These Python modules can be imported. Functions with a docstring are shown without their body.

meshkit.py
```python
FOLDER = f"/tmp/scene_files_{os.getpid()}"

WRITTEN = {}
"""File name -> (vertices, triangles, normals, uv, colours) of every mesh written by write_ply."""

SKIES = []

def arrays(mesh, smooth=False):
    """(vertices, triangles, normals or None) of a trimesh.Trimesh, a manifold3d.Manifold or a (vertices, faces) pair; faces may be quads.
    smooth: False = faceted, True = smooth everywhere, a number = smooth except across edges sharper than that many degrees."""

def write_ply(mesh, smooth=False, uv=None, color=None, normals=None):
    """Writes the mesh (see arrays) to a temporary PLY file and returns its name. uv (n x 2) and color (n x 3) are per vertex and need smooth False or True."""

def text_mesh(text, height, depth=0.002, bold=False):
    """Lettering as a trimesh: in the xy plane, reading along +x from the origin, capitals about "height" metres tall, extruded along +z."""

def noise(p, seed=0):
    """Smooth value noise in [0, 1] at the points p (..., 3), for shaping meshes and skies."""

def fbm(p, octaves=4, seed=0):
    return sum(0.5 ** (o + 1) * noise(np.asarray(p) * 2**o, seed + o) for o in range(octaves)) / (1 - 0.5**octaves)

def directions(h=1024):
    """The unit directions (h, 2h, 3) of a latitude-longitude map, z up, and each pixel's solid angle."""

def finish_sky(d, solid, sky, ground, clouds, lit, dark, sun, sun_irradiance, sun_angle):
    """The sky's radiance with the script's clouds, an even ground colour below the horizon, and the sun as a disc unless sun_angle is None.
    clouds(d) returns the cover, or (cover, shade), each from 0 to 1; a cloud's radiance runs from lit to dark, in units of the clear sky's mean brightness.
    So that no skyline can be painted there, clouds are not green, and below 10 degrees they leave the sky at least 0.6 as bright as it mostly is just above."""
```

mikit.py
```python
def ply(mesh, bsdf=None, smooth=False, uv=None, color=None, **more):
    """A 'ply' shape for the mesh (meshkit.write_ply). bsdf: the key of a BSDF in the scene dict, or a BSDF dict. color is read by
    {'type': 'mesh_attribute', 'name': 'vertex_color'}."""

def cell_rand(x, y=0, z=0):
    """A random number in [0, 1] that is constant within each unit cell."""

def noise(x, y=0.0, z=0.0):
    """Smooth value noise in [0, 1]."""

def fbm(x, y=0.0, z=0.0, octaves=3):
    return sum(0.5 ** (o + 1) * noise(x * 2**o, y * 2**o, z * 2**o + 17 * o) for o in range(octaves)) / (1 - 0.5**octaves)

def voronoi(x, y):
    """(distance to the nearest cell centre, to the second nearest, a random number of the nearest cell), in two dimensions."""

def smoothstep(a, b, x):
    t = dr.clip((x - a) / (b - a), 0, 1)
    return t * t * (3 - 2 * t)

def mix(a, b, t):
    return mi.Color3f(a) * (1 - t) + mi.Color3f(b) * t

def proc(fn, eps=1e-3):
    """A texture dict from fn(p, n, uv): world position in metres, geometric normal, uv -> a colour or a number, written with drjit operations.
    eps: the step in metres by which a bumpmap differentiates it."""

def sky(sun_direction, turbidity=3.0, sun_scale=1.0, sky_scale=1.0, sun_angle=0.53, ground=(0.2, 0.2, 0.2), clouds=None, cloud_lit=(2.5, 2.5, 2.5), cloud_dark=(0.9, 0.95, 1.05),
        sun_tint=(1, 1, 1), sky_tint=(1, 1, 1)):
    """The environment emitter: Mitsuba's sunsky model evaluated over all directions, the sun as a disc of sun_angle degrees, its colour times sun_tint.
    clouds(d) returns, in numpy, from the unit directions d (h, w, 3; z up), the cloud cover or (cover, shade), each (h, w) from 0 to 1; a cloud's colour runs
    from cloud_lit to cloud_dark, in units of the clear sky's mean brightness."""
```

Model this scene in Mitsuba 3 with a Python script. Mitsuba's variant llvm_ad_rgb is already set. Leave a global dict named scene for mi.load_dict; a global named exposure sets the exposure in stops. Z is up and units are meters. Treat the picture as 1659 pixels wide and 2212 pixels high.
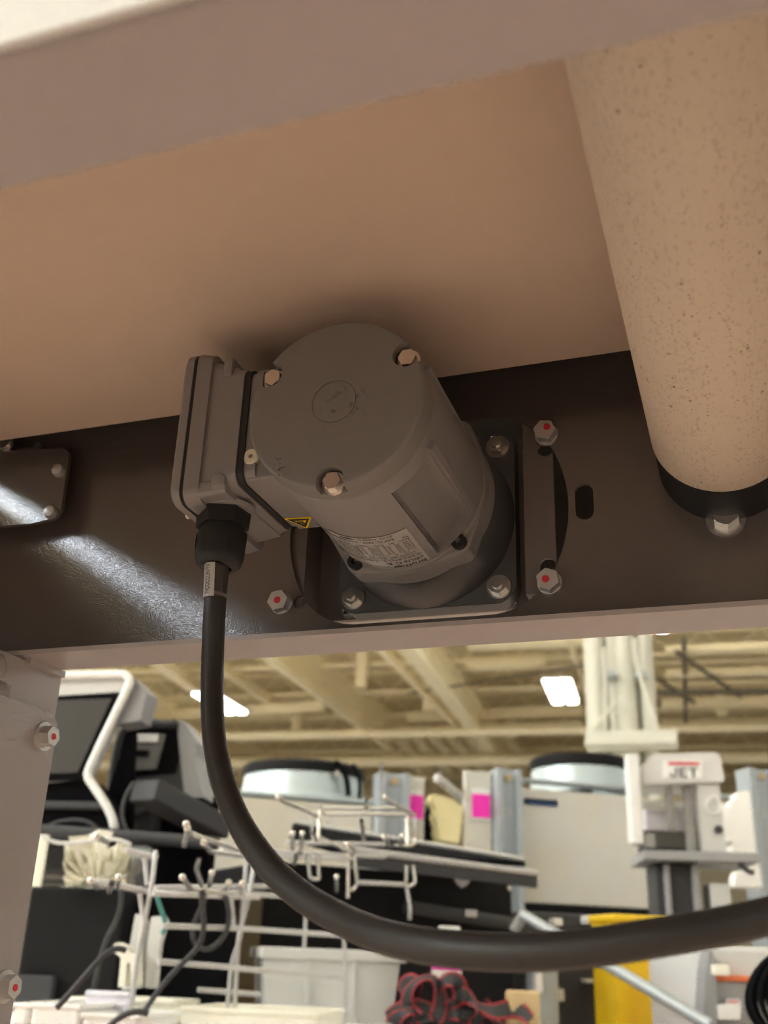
import math, random
import numpy as np, trimesh, drjit as dr, mitsuba as mi
import manifold3d as m3
from manifold3d import Manifold, CrossSection
from shapely.geometry import Polygon, Point, box as sbox, LineString
from shapely import affinity
import mikit, meshkit
from mikit import noise, fbm, cell_rand, smoothstep, mix

scene, labels = {}, {}
rng = random.Random(7)
T = mi.ScalarTransform4f

# ---------------------------------------------------------------- camera, light, exposure
H = 0.62                    # the lens is 62 cm above the shop floor
F = 2251.5                  # focal length in pixels of a 1659-wide frame
M = np.array([[0.94608069, 0.32215088, 0.03391358], [-0.09847223, 0.385759, -0.91732939], [-0.30860094, 0.86452808, 0.39668205]])
EYE = np.array([0, 0, H])
scene['camera'] = {'type': 'thinlens', 'fov_axis': 'x', 'fov': 2 * math.degrees(math.atan(829.5 / F)), 'near_clip': 0.02, 'far_clip': 200.0,
                   'aperture_radius': 0.0019, 'focus_distance': 0.66,
                   'to_world': T().look_at(origin=EYE.tolist(), target=(EYE + M[2]).tolist(), up=(-M[1]).tolist())}
exposure = -0.42
LAMP = [27.6, 30.0, 32.6]    # radiance of the fluorescent fixtures' diffusers
SIDE_SHADE = 0.06  # shade on the far side plate, put into its paint
FLOOR, FLOOR_BOUNCE = (0.50, 0.47, 0.42), (0.575, 0.415, 0.335)     # pale concrete; unseen brown zone under the conveyor, added for its warm bounce


# ---------------------------------------------------------------- helpers
def num(key):
    if key not in scene and key not in labels:
        return key
    n = 1
    while f'{key}_{n:03d}' in scene or f'{key}_{n:03d}' in labels:
        n += 1
    return f'{key}_{n:03d}'


def add(key, mesh, bsdf, smooth=False, label=None, **kw):
    key = num(key)
    scene[key] = mikit.ply(mesh, bsdf, smooth, **kw)
    if label:
        labels[key] = {'label': label}
    return key


def thing(name, label, cat, group=None, kind=None):
    key = num(name)
    labels[key] = {'label': label, 'category': cat}
    if group:
        labels[key]['group'] = group
    if kind:
        labels[key]['kind'] = kind
    return key


def structure(name, mesh, bsdf, label, smooth=False):
    k = add(name, mesh, bsdf, smooth)
    labels[k] = {'label': label, 'category': name.split('_')[0], 'kind': 'structure'}
    return k


def single(name, mesh, bsdf, label, cat, group=None, smooth=False):
    k = add(name, mesh, bsdf, smooth)
    labels[k] = {'label': label, 'category': cat}
    if group:
        labels[k]['group'] = group
    return k


def tri(m):
    if isinstance(m, Manifold):
        a = m.to_mesh()
        return trimesh.Trimesh(np.array(a.vert_properties[:, :3]), np.array(a.tri_verts), process=False)
    return m


def cat(ms):
    return trimesh.util.concatenate([tri(m) for m in ms])


def man(t):
    t = trimesh.Trimesh(t.vertices, t.faces, process=True)
    return Manifold(m3.Mesh(np.asarray(t.vertices, np.float32), np.asarray(t.faces, np.uint32)))


def bx(x0, x1, y0, y1, z0, z1):
    x0, x1 = sorted((x0, x1)); y0, y1 = sorted((y0, y1)); z0, z1 = sorted((z0, z1))
    return Manifold.cube([x1 - x0, y1 - y0, z1 - z0]).translate([x0, y0, z0])


def rbx(x0, x1, y0, y1, z0, z1, r, seg=8):
    x0, x1 = sorted((x0, x1)); y0, y1 = sorted((y0, y1)); z0, z1 = sorted((z0, z1))
    r = min(r, (x1 - x0) * .49, (y1 - y0) * .49, (z1 - z0) * .49)
    s = Manifold.sphere(r, seg)
    return Manifold.batch_hull([s.translate([x, y, z]) for x in (x0 + r, x1 - r) for y in (y0 + r, y1 - r) for z in (z0 + r, z1 - r)])


def align(v, d):
    """Rows of v turned so that +z points along d."""
    d = np.asarray(d, float) / np.linalg.norm(d)
    a = np.array([1, 0, 0.]) if abs(d[0]) < .8 else np.array([0, 1, 0.])
    x = np.cross(a, d); x /= np.linalg.norm(x)
    y = np.cross(d, x)
    return np.asarray(v) @ np.stack([x, y, d])


def turned(m, d, at=(0, 0, 0)):
    t = tri(m).copy()
    t.vertices = align(t.vertices, d) + np.asarray(at)
    return t


def lathe(profile, d=(0, 0, 1), at=(0, 0, 0), n=48):
    """profile: (radius, height) pairs from bottom to top; closed by itself, or from axis to axis."""
    p = [tuple(q) for q in profile]
    ring = p[0] == p[-1] or p[0][0] > 0 and p[-1][0] > 0
    if p[0] == p[-1]:
        p = p[:-1]
    a = np.arange(n) * 2 * np.pi / n
    V, idx = [], []
    for r, h in p:
        if r < 1e-9:
            idx.append([len(V)] * n); V.append([0, 0, h])
        else:
            idx.append(list(range(len(V), len(V) + n))); V += np.c_[r * np.cos(a), r * np.sin(a), np.full(n, h)].tolist()
    f = []
    for i in range(len(p) if ring else len(p) - 1):
        lo, hi = idx[i], idx[(i + 1) % len(p)]
        for k in range(n):
            q = (k + 1) % n
            if lo[k] != lo[q]:
                f.append([lo[k], lo[q], hi[q]])
            if hi[k] != hi[q]:
                f.append([lo[k], hi[q], hi[k]])
    t = trimesh.Trimesh(np.array(V, float), np.array(f), process=False)
    if t.volume < 0:
        t.invert()
    return turned(t, d, at)


def rod(a, b, r, n=10, r2=None):
    a, b = np.asarray(a, float), np.asarray(b, float)
    L = np.linalg.norm(b - a)
    return turned(Manifold.cylinder(L, r, r if r2 is None else r2, n), b - a, a)


def tube(points, r, n=12, closed_ends=True, step=None):
    """A round tube along a smooth curve through the points."""
    from scipy.interpolate import CubicSpline
    p = np.asarray(points, float)
    s = np.r_[0, np.cumsum(np.linalg.norm(np.diff(p, axis=0), axis=1))]
    if len(p) > 2:
        q = CubicSpline(s, p)(np.linspace(0, s[-1], step or 10 * len(p)))
    else:
        q = p
    t = np.gradient(q, axis=0); t /= np.linalg.norm(t, axis=1, keepdims=True)
    x = np.cross(t[0], [.3, .5, .81]); x /= np.linalg.norm(x)
    rr = np.broadcast_to(r if np.ndim(r) == 0 else np.interp(np.linspace(0, 1, len(q)), np.linspace(0, 1, len(r)), r), (len(q),))
    a = np.arange(n) * 2 * np.pi / n
    V = []
    for i in range(len(q)):
        x = x - t[i] * (x @ t[i]); x /= np.linalg.norm(x)
        y = np.cross(t[i], x)
        V.append(q[i] + rr[i] * (np.cos(a)[:, None] * x + np.sin(a)[:, None] * y))
    V = np.vstack(V)
    f = []
    for i in range(len(q) - 1):
        for k in range(n):
            a0, a1 = i * n + k, i * n + (k + 1) % n
            f += [[a0, a1, a1 + n], [a0, a1 + n, a0 + n]]
    if closed_ends:
        c0, c1 = len(V), len(V) + 1
        V = np.vstack([V, q[0], q[-1]])
        e = (len(q) - 1) * n
        for k in range(n):
            f += [[c0, (k + 1) % n, k], [c1, e + k, e + (k + 1) % n]]
    return trimesh.Trimesh(V, np.array(f), process=False)


def extr(poly, h, engine='earcut'):
    polys = getattr(poly, 'geoms', [poly])
    return trimesh.util.concatenate([trimesh.creation.extrude_polygon(p, h, engine=engine) for p in polys])


def plate_xz(poly, y0, y1):
    """A polygon drawn in (x, z), extruded from y0 to y1."""
    t = extr(poly, y1 - y0)
    v = t.vertices
    t.vertices = np.c_[v[:, 0], y1 - v[:, 2], v[:, 1]]
    return t


def plate_yz(poly, x0, x1):
    t = extr(poly, x1 - x0)
    v = t.vertices
    t.vertices = np.c_[x0 + v[:, 2], v[:, 0], v[:, 1]]
    return t


def ray(px, py):
    return M.T @ np.array([px - 829.5, py - 1106, F])


def atY(px, py, Y):
    d = ray(px, py); return EYE + d * Y / d[1]


def atD(px, py, D):
    return EYE + ray(px, py) * D / F


K = 0.68     # the conveyor below is drawn in units of 0.68 m with the origin at the lens


def W(m):
    t = tri(m).copy()
    t.vertices = t.vertices * K + EYE
    return t


def addU(key, mesh, bsdf, smooth=False, label=None):
    return add(key, W(mesh), bsdf, smooth, label)


def uY(px, py, Y):
    d = ray(px, py); return d * Y / d[1]


def uZ(px, py, Z):
    d = ray(px, py); return d * Z / d[2]


def uX(px, py, X):
    d = ray(px, py); return d * X / d[0]


def uD(px, py, D):
    return ray(px, py) * D / F


def text_on(txt, h, depth=.0002, bold=False, width=None):
    t = meshkit.text_mesh(txt, h, depth, bold)
    if width:
        t.vertices[:, 0] *= width / t.bounds[1, 0]
    return t


# ---------------------------------------------------------------- materials
def rgb(*c):
    return {'type': 'rgb', 'value': list(c if len(c) == 3 else (c[0],) * 3)}


def pr(name, color, rough=.5, metal=0., bump=None, scale=1., two=True, **kw):
    b = {'type': 'principled', 'base_color': color if isinstance(color, dict) else rgb(*color), 'roughness': rough, 'metallic': metal, **kw}
    if bump is not None:
        b = {'type': 'bumpmap', 'arbitrary': mikit.proc(bump, 2e-4), 'scale': scale, 'bsdf': b}
    if two:
        b = {'type': 'twosided', 'bsdf': b}
    scene[name] = b
    return name


def peel(p, n, uv):
    return fbm(p.x * 480, p.y * 480, p.z * 480, 2)


def fine_peel(p, n, uv):
    return fbm(p.x * 1300, p.y * 1300, p.z * 1300, 2)


def grain(p, n, uv):
    return fbm(p.x * 1500, p.y * 1500, p.z * 1500, 2)


def belt_col(p, n, uv):
    a = fbm(p.x * 6, p.y * 6, p.z * 6, 3)
    return mix((.55, .435, .345), (.61, .49, .39), a)


def roller_col(p, n, uv):
    a = fbm(p.x * 9, p.y * 9, p.z * 9, 3)
    base = mix((.47, .40, .32), (.545, .465, .37), a)
    s = mi.Float(0)
    for sc, th, o in ((520., .10, 0), (300., .06, 31), (150., .035, 57)):
        x, y, z = p.x * sc + o, p.y * sc * .8 + o, p.z * sc
        i, j, k = dr.floor(x), dr.floor(y), dr.floor(z)
        cx, cy, cz = i + .3 + .4 * cell_rand(i, j, k), j + .3 + .4 * cell_rand(j, k, i), k + .3 + .4 * cell_rand(k, i, j)
        d = dr.sqrt(dr.square(x - cx) + dr.square(y - cy) + dr.square(z - cz))
        rad = (.10 + .18 * cell_rand(i + 5, j, k)) * (1.3 if sc > 200 else .75)
        patch = smoothstep(.40, .62, fbm(p.x * 14 + o, p.y * 14, p.z * 14, 2))
        on = dr.select(cell_rand(i, j + 9, k) < th * patch * 1.6, 1., 0.)
        s = dr.maximum(s, on * (1 - smoothstep(rad * .6, rad, d)))
    fine = smoothstep(.62, .8, noise(p.x * 900, p.y * 500, p.z * 900)) * .22
    return mix(base, (.17, .12, .09), dr.clip(s * .85 + fine, 0, 1))


pr('paint_grey', (.305, .275, .27), .36, bump=peel, scale=.00035, specular=.5)
pr('paint_shaded', (SIDE_SHADE * 1.08, SIDE_SHADE * .94, SIDE_SHADE * .88), .15, bump=fine_peel, scale=.00013, specular=1.0)  # darker than the rails: deep shade put into the frame colour
pr('belt', mikit.proc(belt_col), .75)
pr('roller_lagging', mikit.proc(roller_col), .7)


def cap_col(p, n, uv):
    c = np.array([-.31, .7295, .4443]) * K + EYE
    rr = dr.sqrt(dr.square(p.x - c[0]) + dr.square(p.z - c[2]))
    d = smoothstep(.55, .8, fbm(p.x * 260, p.y * 260, p.z * 260, 3)) * smoothstep(.024, .004, dr.sqrt(dr.square(p.x - c[0] - .006) + dr.square(p.z - c[2] + .004)))
    e = smoothstep(.60, .72, fbm(p.x * 700, p.y * 300, p.z * 700, 2)) * smoothstep(.011, .003, dr.sqrt(dr.square(p.x - c[0] + .034) + dr.square(p.z - c[2] + .040)))
    return mix((.130, .123, .116), (.05, .045, .042), dr.clip(d * .75 + e, 0, 1))


pr('motor_cap_paint', mikit.proc(cap_col), .55, bump=grain, scale=.00005)
pr('motor_paint', (.165, .156, .152), .5, bump=grain, scale=.00005)
pr('gearbox_metal', (.075, .078, .082), .42, .35)
pr('flange_metal', (.075, .077, .078), .45, .3)
pr('pan_metal', (.10, .085, .08), .5)
pr('black_plastic', (.010, .010, .010), .5, specular=.3)
pr('rubber', (.017, .016, .0155), .45, specular=.4)
pr('gasket', (.008, .008, .008), .7)
pr('zinc', (.62, .60, .57), .28, .95)
pr('zinc_dull', (.55, .54, .52), .45, .7)
pr('zinc_warm', (.64, .57, .51), .25, .9)  # cap bolts are plain steel; warm reflections are put into this colour
pr('red_ink', (.50, .02, .035), .6)
pr('sticker_yellow', (.80, .52, .01), .5)
pr('label_white', (.33, .315, .30), .3, clearcoat=.6, clearcoat_gloss=.9)
pr('ink', (.012, .012, .012), .6)
pr('plug_cream', (.62, .58, .46), .5)
pr('sleeve_film', (.02, .017, .016), .2, clearcoat=.5)


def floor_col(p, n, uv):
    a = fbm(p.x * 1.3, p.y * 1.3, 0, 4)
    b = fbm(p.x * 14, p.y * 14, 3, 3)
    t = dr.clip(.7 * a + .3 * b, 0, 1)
    bay = dr.select((dr.abs(p.x) < 3.2) & (dr.abs(p.y - .2) < 2.6), 1., 0.)  # brown zone added to warm the light bounced up
    return mix(mix([v * .88 for v in FLOOR], [v * 1.08 for v in FLOOR], t), mix([v * .9 for v in FLOOR_BOUNCE], [v * 1.06 for v in FLOOR_BOUNCE], t), bay)


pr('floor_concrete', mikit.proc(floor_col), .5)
pr('ceiling_paint', (.66, .565, .37), .8)
pr('beam_paint', (.88, .79, .58), .7)
pr('conduit_dark', (.10, .085, .07), .6)
pr('wall_paint', (.72, .66, .52), .8)
pr('column_paint', (.66, .655, .58), .6)
pr('outer_paint', (.50, .50, .49), .5)

# ---------------------------------------------------------------- the room
c45, s45 = math.cos(math.radians(4.6)), math.sin(math.radians(4.6))
STORE = np.array([[c45, s45, 0], [-s45, c45, 0], [0, 0, 1.]])   # rows: the building's own x, y, z; it stands 4.6 degrees askew to the conveyor


def S(m):
    t = tri(m).copy()
    t.vertices = t.vertices @ STORE
    return t


X0, X1, Y0, Y1, ZC = -32, 30, -22, 40, 7.4
structure('floor', S(bx(X0, X1, Y0, Y1, -.2, 0)), 'floor_concrete', 'pale concrete shop floor with a brown zone added for warm bounce')
structure('wall_back', S(bx(X0, X1, Y1, Y1 + .2, 0, ZC)), 'wall_paint', 'far cream wall of the warehouse')
structure('wall_front', S(bx(X0, X1, Y0 - .2, Y0, 0, ZC)), 'wall_paint', 'cream wall behind the viewer')
structure('wall_left', S(bx(X0 - .2, X0, Y0, Y1, 0, ZC)), 'wall_paint', 'cream wall on the left')
structure('wall_right', S(bx(X1, X1 + .2, Y0, Y1, 0, ZC)), 'wall_paint', 'cream wall on the right')
structure('ceiling', S(bx(X0, X1, Y0, Y1, ZC, ZC + .2)), 'ceiling_paint', 'tan painted steel roof deck high above')
# deck ribs, joists, girders: only over the part of the roof that lies ahead
ribs = [bx(-24, 24, y, y + .28, ZC - .09, ZC) for y in np.arange(8, 40, .62)]
k = add('ceiling__deck_rib', S(cat(ribs)), 'ceiling_paint')
labels[k] = {'label': 'tan corrugations of the roof deck', 'kind': 'stuff'}
for y in np.arange(9.0, 40, 2.45):
    j = cat([bx(-22, 22, y - .07, y + .07, 6.98, 7.06), bx(-22, 22, y - .07, y + .07, 6.5, 6.58)] +
            [rod((x, y, 6.54), (x + .55, y, 7.02), .022, 5) for x in np.arange(-21.5, 21, 1.1)] + [rod((x + .55, y, 7.02), (x + 1.1, y, 6.54), .022, 5) for x in np.arange(-21.5, 21, 1.1)])
    add('ceiling__joist', S(j), 'beam_paint')
for x in np.arange(-19.4, 20, 7.6):
    g = cat([bx(x - .16, x + .16, 6, 40, 6.36, 6.46), bx(x - .16, x + .16, 6, 40, 5.76, 5.86), bx(x - .03, x + .03, 6, 40, 5.8, 6.4)])
    add('ceiling__girder', S(g), 'beam_paint')
for (x, z, r) in ((-7.2, 5.9, .09), (3.4, 6.1, .06), (10.5, 5.8, .11), (-1.6, 6.2, .05)):
    add('ceiling__pipe', S(rod((x, 7, z), (x + .4, 39, z), r, 12)), 'beam_paint', 40)
for (y, z, r) in ((24.6, 5.75, .12), (27.2, 5.55, .16), (33.0, 5.4, .2)):
    add('ceiling__cross_pipe', S(rod((-22, y, z), (22, y, z), r, 12)), 'beam_paint', 40)



def roof_beam(p0, p1, z0, z1, w, h, mat='beam_paint', name='ceiling__beam'):
    a, b = [EYE + ray(*p) * (z - H) / ray(*p)[2] for p, z in ((p0, z0), (p1, z1))]
    L = np.linalg.norm(b - a); d = (b - a) / L
    sd = np.cross([0, 0, 1], d); sd /= np.linalg.norm(sd); up = np.cross(d, sd)
    t = tri(bx(0, L, -w / 2, w / 2, 0, h)); v = t.vertices
    t.vertices = a + v[:, :1] * d + v[:, 1:2] * sd + v[:, 2:] * up
    return add(name, t, mat)


for p0, p1, z, w, h in (((560, 1405), (836, 1606), 6.1, .42, .16), ((600, 1405), (880, 1608), 6.25, .16, .5), ((800, 1385), (985, 1572), 5.95, .13, .13), ((330, 1430), (470, 1530), 6.2, .3, .2), ((430, 1420), (640, 1560), 6.35, .2, .2),
                        ((505, 1600), (850, 1592), 6.0, .22, .2), ((240, 1560), (700, 1535), 6.1, .2, .22), ((480, 1660), (640, 1690), 6.0, .3, .15), ((1438, 1412), (1690, 1402), 6.0, .25, .12), ((1438, 1462), (1690, 1456), 6.0, .3, .12),
                        ((1430, 1530), (1690, 1524), 6.0, .2, .2), ((1430, 1576), (1690, 1572), 5.9, .3, .2), ((860, 1592), (1260, 1580), 5.85, .3, .22), ((880, 1560), (1260, 1545), 6.2, .2, .25), ((1010, 1400), (1260, 1392), 6.3, .4, .2), ((1010, 1448), (1180, 1440), 6.4, .3, .25)):
    roof_beam(p0, p1, z, z, w, h)
for i in range(7):
    roof_beam((860 + 38 * i, 1598), (930 + 40 * i, 1672), 6.3, 6.0, .28, .12, name='ceiling__slat')
for p0, p1, z, w in (((1478, 1385), (1482, 1585), 6.0, .07), ((1420, 1500), (1690, 1496), 5.8, .07), ((1460, 1410), (1600, 1508), 5.9, .05), ((880, 1500), (1260, 1440), 6.0, .035), ((1420, 1470), (1500, 1520), 5.9, .05)):
    roof_beam(p0, p1, z, z, w, w, 'conduit_dark', 'ceiling__conduit')
for px, py, hh in ((780, 1480, .9), (925, 1530, .8), (1105, 1590, .5), (1330, 1440, .7), (1560, 1540, .7), (640, 1580, .6)):
    p = EYE + ray(px, py) * (6.0 - H) / ray(px, py)[2]
    add('ceiling__hanger', bx(p[0] - .12, p[0] + .12, p[1] - .05, p[1] + .05, 5.95, 5.95 + hh), 'beam_paint')

# fluorescent fixtures, along the building's y; two of them are in the picture
scene['lamp_housing'] = {'type': 'twosided', 'bsdf': {'type': 'diffuse', 'reflectance': rgb(.8, .8, .78)}}
LZ = 5.9


def fixture(x, y, L=1.25, wide=.045, gap=.13, half=.09):
    w = thing('ceiling_lamp', 'unseen white twin-tube fluorescent fixture under the roof, mainly there to light the scene', 'lamp', 'fluorescent fixtures under the roof')
    add(w + '__housing', S(cat([bx(x - wide, x + wide, y - L / 2, y + L / 2, LZ + .049, LZ + .10), rod((x, y - L * .3, LZ + .1), (x, y - L * .3, ZC), .008, 5), rod((x, y + L * .3, LZ + .1), (x, y + L * .3, ZC), .008, 5)])), 'lamp_housing')
    for s in (-gap, gap):
        kk = add(w + '__tube', S(rbx(x + s - half, x + s + half, y - L / 2 + .02, y + L / 2 - .02, LZ - .01, LZ + .048, .025, 6)), 'lamp_housing')
        scene[kk]['emitter'] = {'type': 'area', 'radiance': rgb(*LAMP)}
    return w


def store_xy(px, py, z):
    d = ray(px, py); p = EYE + d * (z - H) / d[2]
    return STORE @ p


la, lb = store_xy(1212, 1497, LZ), store_xy(476, 1522, LZ)
fa, fb = fixture(la[0], la[1], 2.0, .30, .155, .115), fixture(lb[0], lb[1], 2.0, .30, .155, .115)
labels[fa] = {'label': 'glowing twin-tube fluorescent fixture left of the white column', 'category': 'lamp'}
labels[fb] = {'label': 'glowing fluorescent fixture partly hidden behind the hanging black cable', 'category': 'lamp'}
for i in range(-3, 4):  # extra row hidden by the conveyor, added to brighten the roof
    fixture(-9.63 + 6.5 * i, 16.4, 2.4), fixture(-6.4 + 6.5 * i, 16.4, 2.4)
# unseen rows; one is packed with added fixtures to brighten the plate's light streak
for i in range(-3, 5):
    for j in (np.arange(-1, 8) if i else np.arange(-1.6, 2.1, .41)):
        gx, gy = -9.63 + 6.5 * i, -10.16 + 6 * j
        if 14 < gy and -19 < gx < 15:
            continue                     # none of these in the photograph
        if i:
            fixture(gx, gy, 2.4)
        else:
            [fixture(gx + o, gy, 2.4) for o in (-.72, -.24, .24, .72)]

# ---------------------------------------------------------------- the conveyor (drawn in units of K)
YW = .98                        # inner face of the far side plate
ZF = .2975                      # underside of both bottom rails
XC, ZM = -.31, .4443            # axis of the motor
XL, XR = -1.95, 1.5
cv = thing('belt_conveyor', 'grey painted steel frame of the belt conveyor seen from below', 'conveyor')


def frame_bolt(parent, name, at, d, R=.0125, h=.011, wr=.0165, spring=False, mat='zinc_dull', n=6, dot=None, socket=False):
    """Hex bolt: washer and head, at the surface point 'at', pointing along d."""
    d = np.asarray(d, float) / np.linalg.norm(d)
    hexa = Manifold.cylinder(h, R, R, n)
    cham = Manifold.cylinder(h, R * .93 + 1.75 * h, R * .93, 32)
    body = hexa ^ cham
    parts = [turned(Manifold.cylinder(.0028, wr, wr * .97, 32), d, at), turned(body.rotate([0, 0, rng.uniform(0, 60)]), d, np.asarray(at) + d * .0026)]
    if spring:
        parts.append(turned(Manifold.cylinder(.004, R * .55, R * .5, 20), d, np.asarray(at) + d * (h + .002)))
    key = addU(parent + '__' + name, cat(parts), mat, 25)
    if dot:
        o = np.asarray(dot) * R
        x = align(np.array([[o[0], o[1], 0]]), d)[0]
        addU(key + '__red_dot', turned(Manifold.cylinder(.0012, R * .32, R * .3, 16), d, np.asarray(at) + d * (h + .0022) + x), 'red_ink', label='red paint dot on the bolt head')
    return key


# far side plate with the motor opening
ring = Point(-.311 * YW, .4455 * YW).buffer(.158 * YW, 64).intersection(sbox(-2, (.4455 - .1145) * YW, 2, (.4455 + .1145) * YW)).buffer(-.075, 32).buffer(.075, 32)
slot_c = np.array([uY(1261, 1063, YW), uY(1263, 1104, YW)])
slot = LineString(slot_c[:, [0, 2]]).buffer(.0093, 16)
web = sbox(XL, ZF + .006, XR, .80).difference(ring).difference(slot)
for px, py, r in ((646, 1300, .0075),):
    q = uY(px, py, YW); web = web.difference(Point(q[0], q[2]).buffer(r, 12))
addU(cv + '__side_plate', plate_xz(web, YW, YW + .0045), 'paint_shaded', label='dark brown-grey side plate, darkened for shade, with round motor opening')


def rail(y_corner, y_lip, z):
    """Bottom rail: a flat flange with a rounded outer corner and a short upturned web."""
    s = 1 if y_corner > y_lip else -1
    r, t = .010, .005
    arc_o = [(y_corner - s * r + s * r * math.sin(a), z + r - r * math.cos(a)) for a in np.linspace(0, math.pi / 2, 8)]
    arc_i = [(y_corner - s * r + s * (r - t) * math.sin(a), z + r - (r - t) * math.cos(a)) for a in np.linspace(math.pi / 2, 0, 8)]
    pts = [(y_lip, z + t), (y_lip, z)] + arc_o + [(y_corner, z + .02), (y_corner - s * t, z + .02)] + arc_i
    return plate_yz(Polygon(pts).buffer(0), XL, XR)


YO = ZF / .2975 * 1.0
addU(cv + '__bottom_rail', rail(1.0, .9237, ZF), 'paint_grey', 30, label='grey bottom rail under the far side plate')
addU(cv + '__bottom_rail', rail(.2155, .2788, ZF), 'paint_grey', 30, label='grey bottom rail nearest the lens, out of focus')
addU(cv + '__outer_panel', bx(-.93, XR, .2115, .2150, ZF - .0035, .735), 'outer_paint', label='pale outer panel above the near rail')
addU(cv + '__slider_bed', bx(-.93, XR, .22, .978, .735, .745), 'paint_grey')
addU(cv + '__slit_blocker_low', rbx(-.985, -.932, .30, .975, .31, .5544, .004), 'paint_grey')  # unseen blocker, added under the slit that shapes the light streak
addU(cv + '__slit_blocker_top', bx(-.934, -.928, .30, .975, .577, .735), 'paint_grey')  # unseen blocker, added as the upper side of that slit

# motor mounting channel behind the opening and its cover
py0, py1 = YW + .006, YW + .011
tabs = sbox(-.192, .345, -.1655, .60).union(sbox(-.500, .345, -.4465, .60))
for px, py in ((1178, 970), (1183, 1222), (683, 1293)):
    q = uY(px, py, py0); tabs = tabs.difference(Point(q[0], q[2]).buffer(.0085, 12))
pan_t = plate_xz(tabs, py0, py1)
pan = sbox(-.4465, .3465, -.192, .545)
for px, py in ((1106, 962), (752, 1322), (1100, 1300)):
    q = uY(px, py, 1.03); pan = pan.difference(Point(q[0], q[2]).buffer(.008, 12))
mp = addU(cv + '__motor_bracket', cat([pan_t, bx(-.197, -.192, py0, 1.036, .345, .60), bx(-.4465, -.4415, py0, 1.036, .345, .60), plate_xz(pan, 1.030, 1.036)]), 'pan_metal', label='dark bent channel carrying the motor behind the opening')
gc = addU(cv + '__guard_cover', cat([bx(-.56, -.06, 1.11, 1.115, .376, .80), bx(-.56, -.555, .99, 1.115, .385, .80), bx(-.065, -.06, .99, 1.115, .385, .80)]), 'paint_shaded')
addU(gc + '__bottom_lip', rod((-.56, 1.106, .3705), (-.06, 1.106, .3705), .009, 16), 'zinc_dull', 30)

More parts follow.
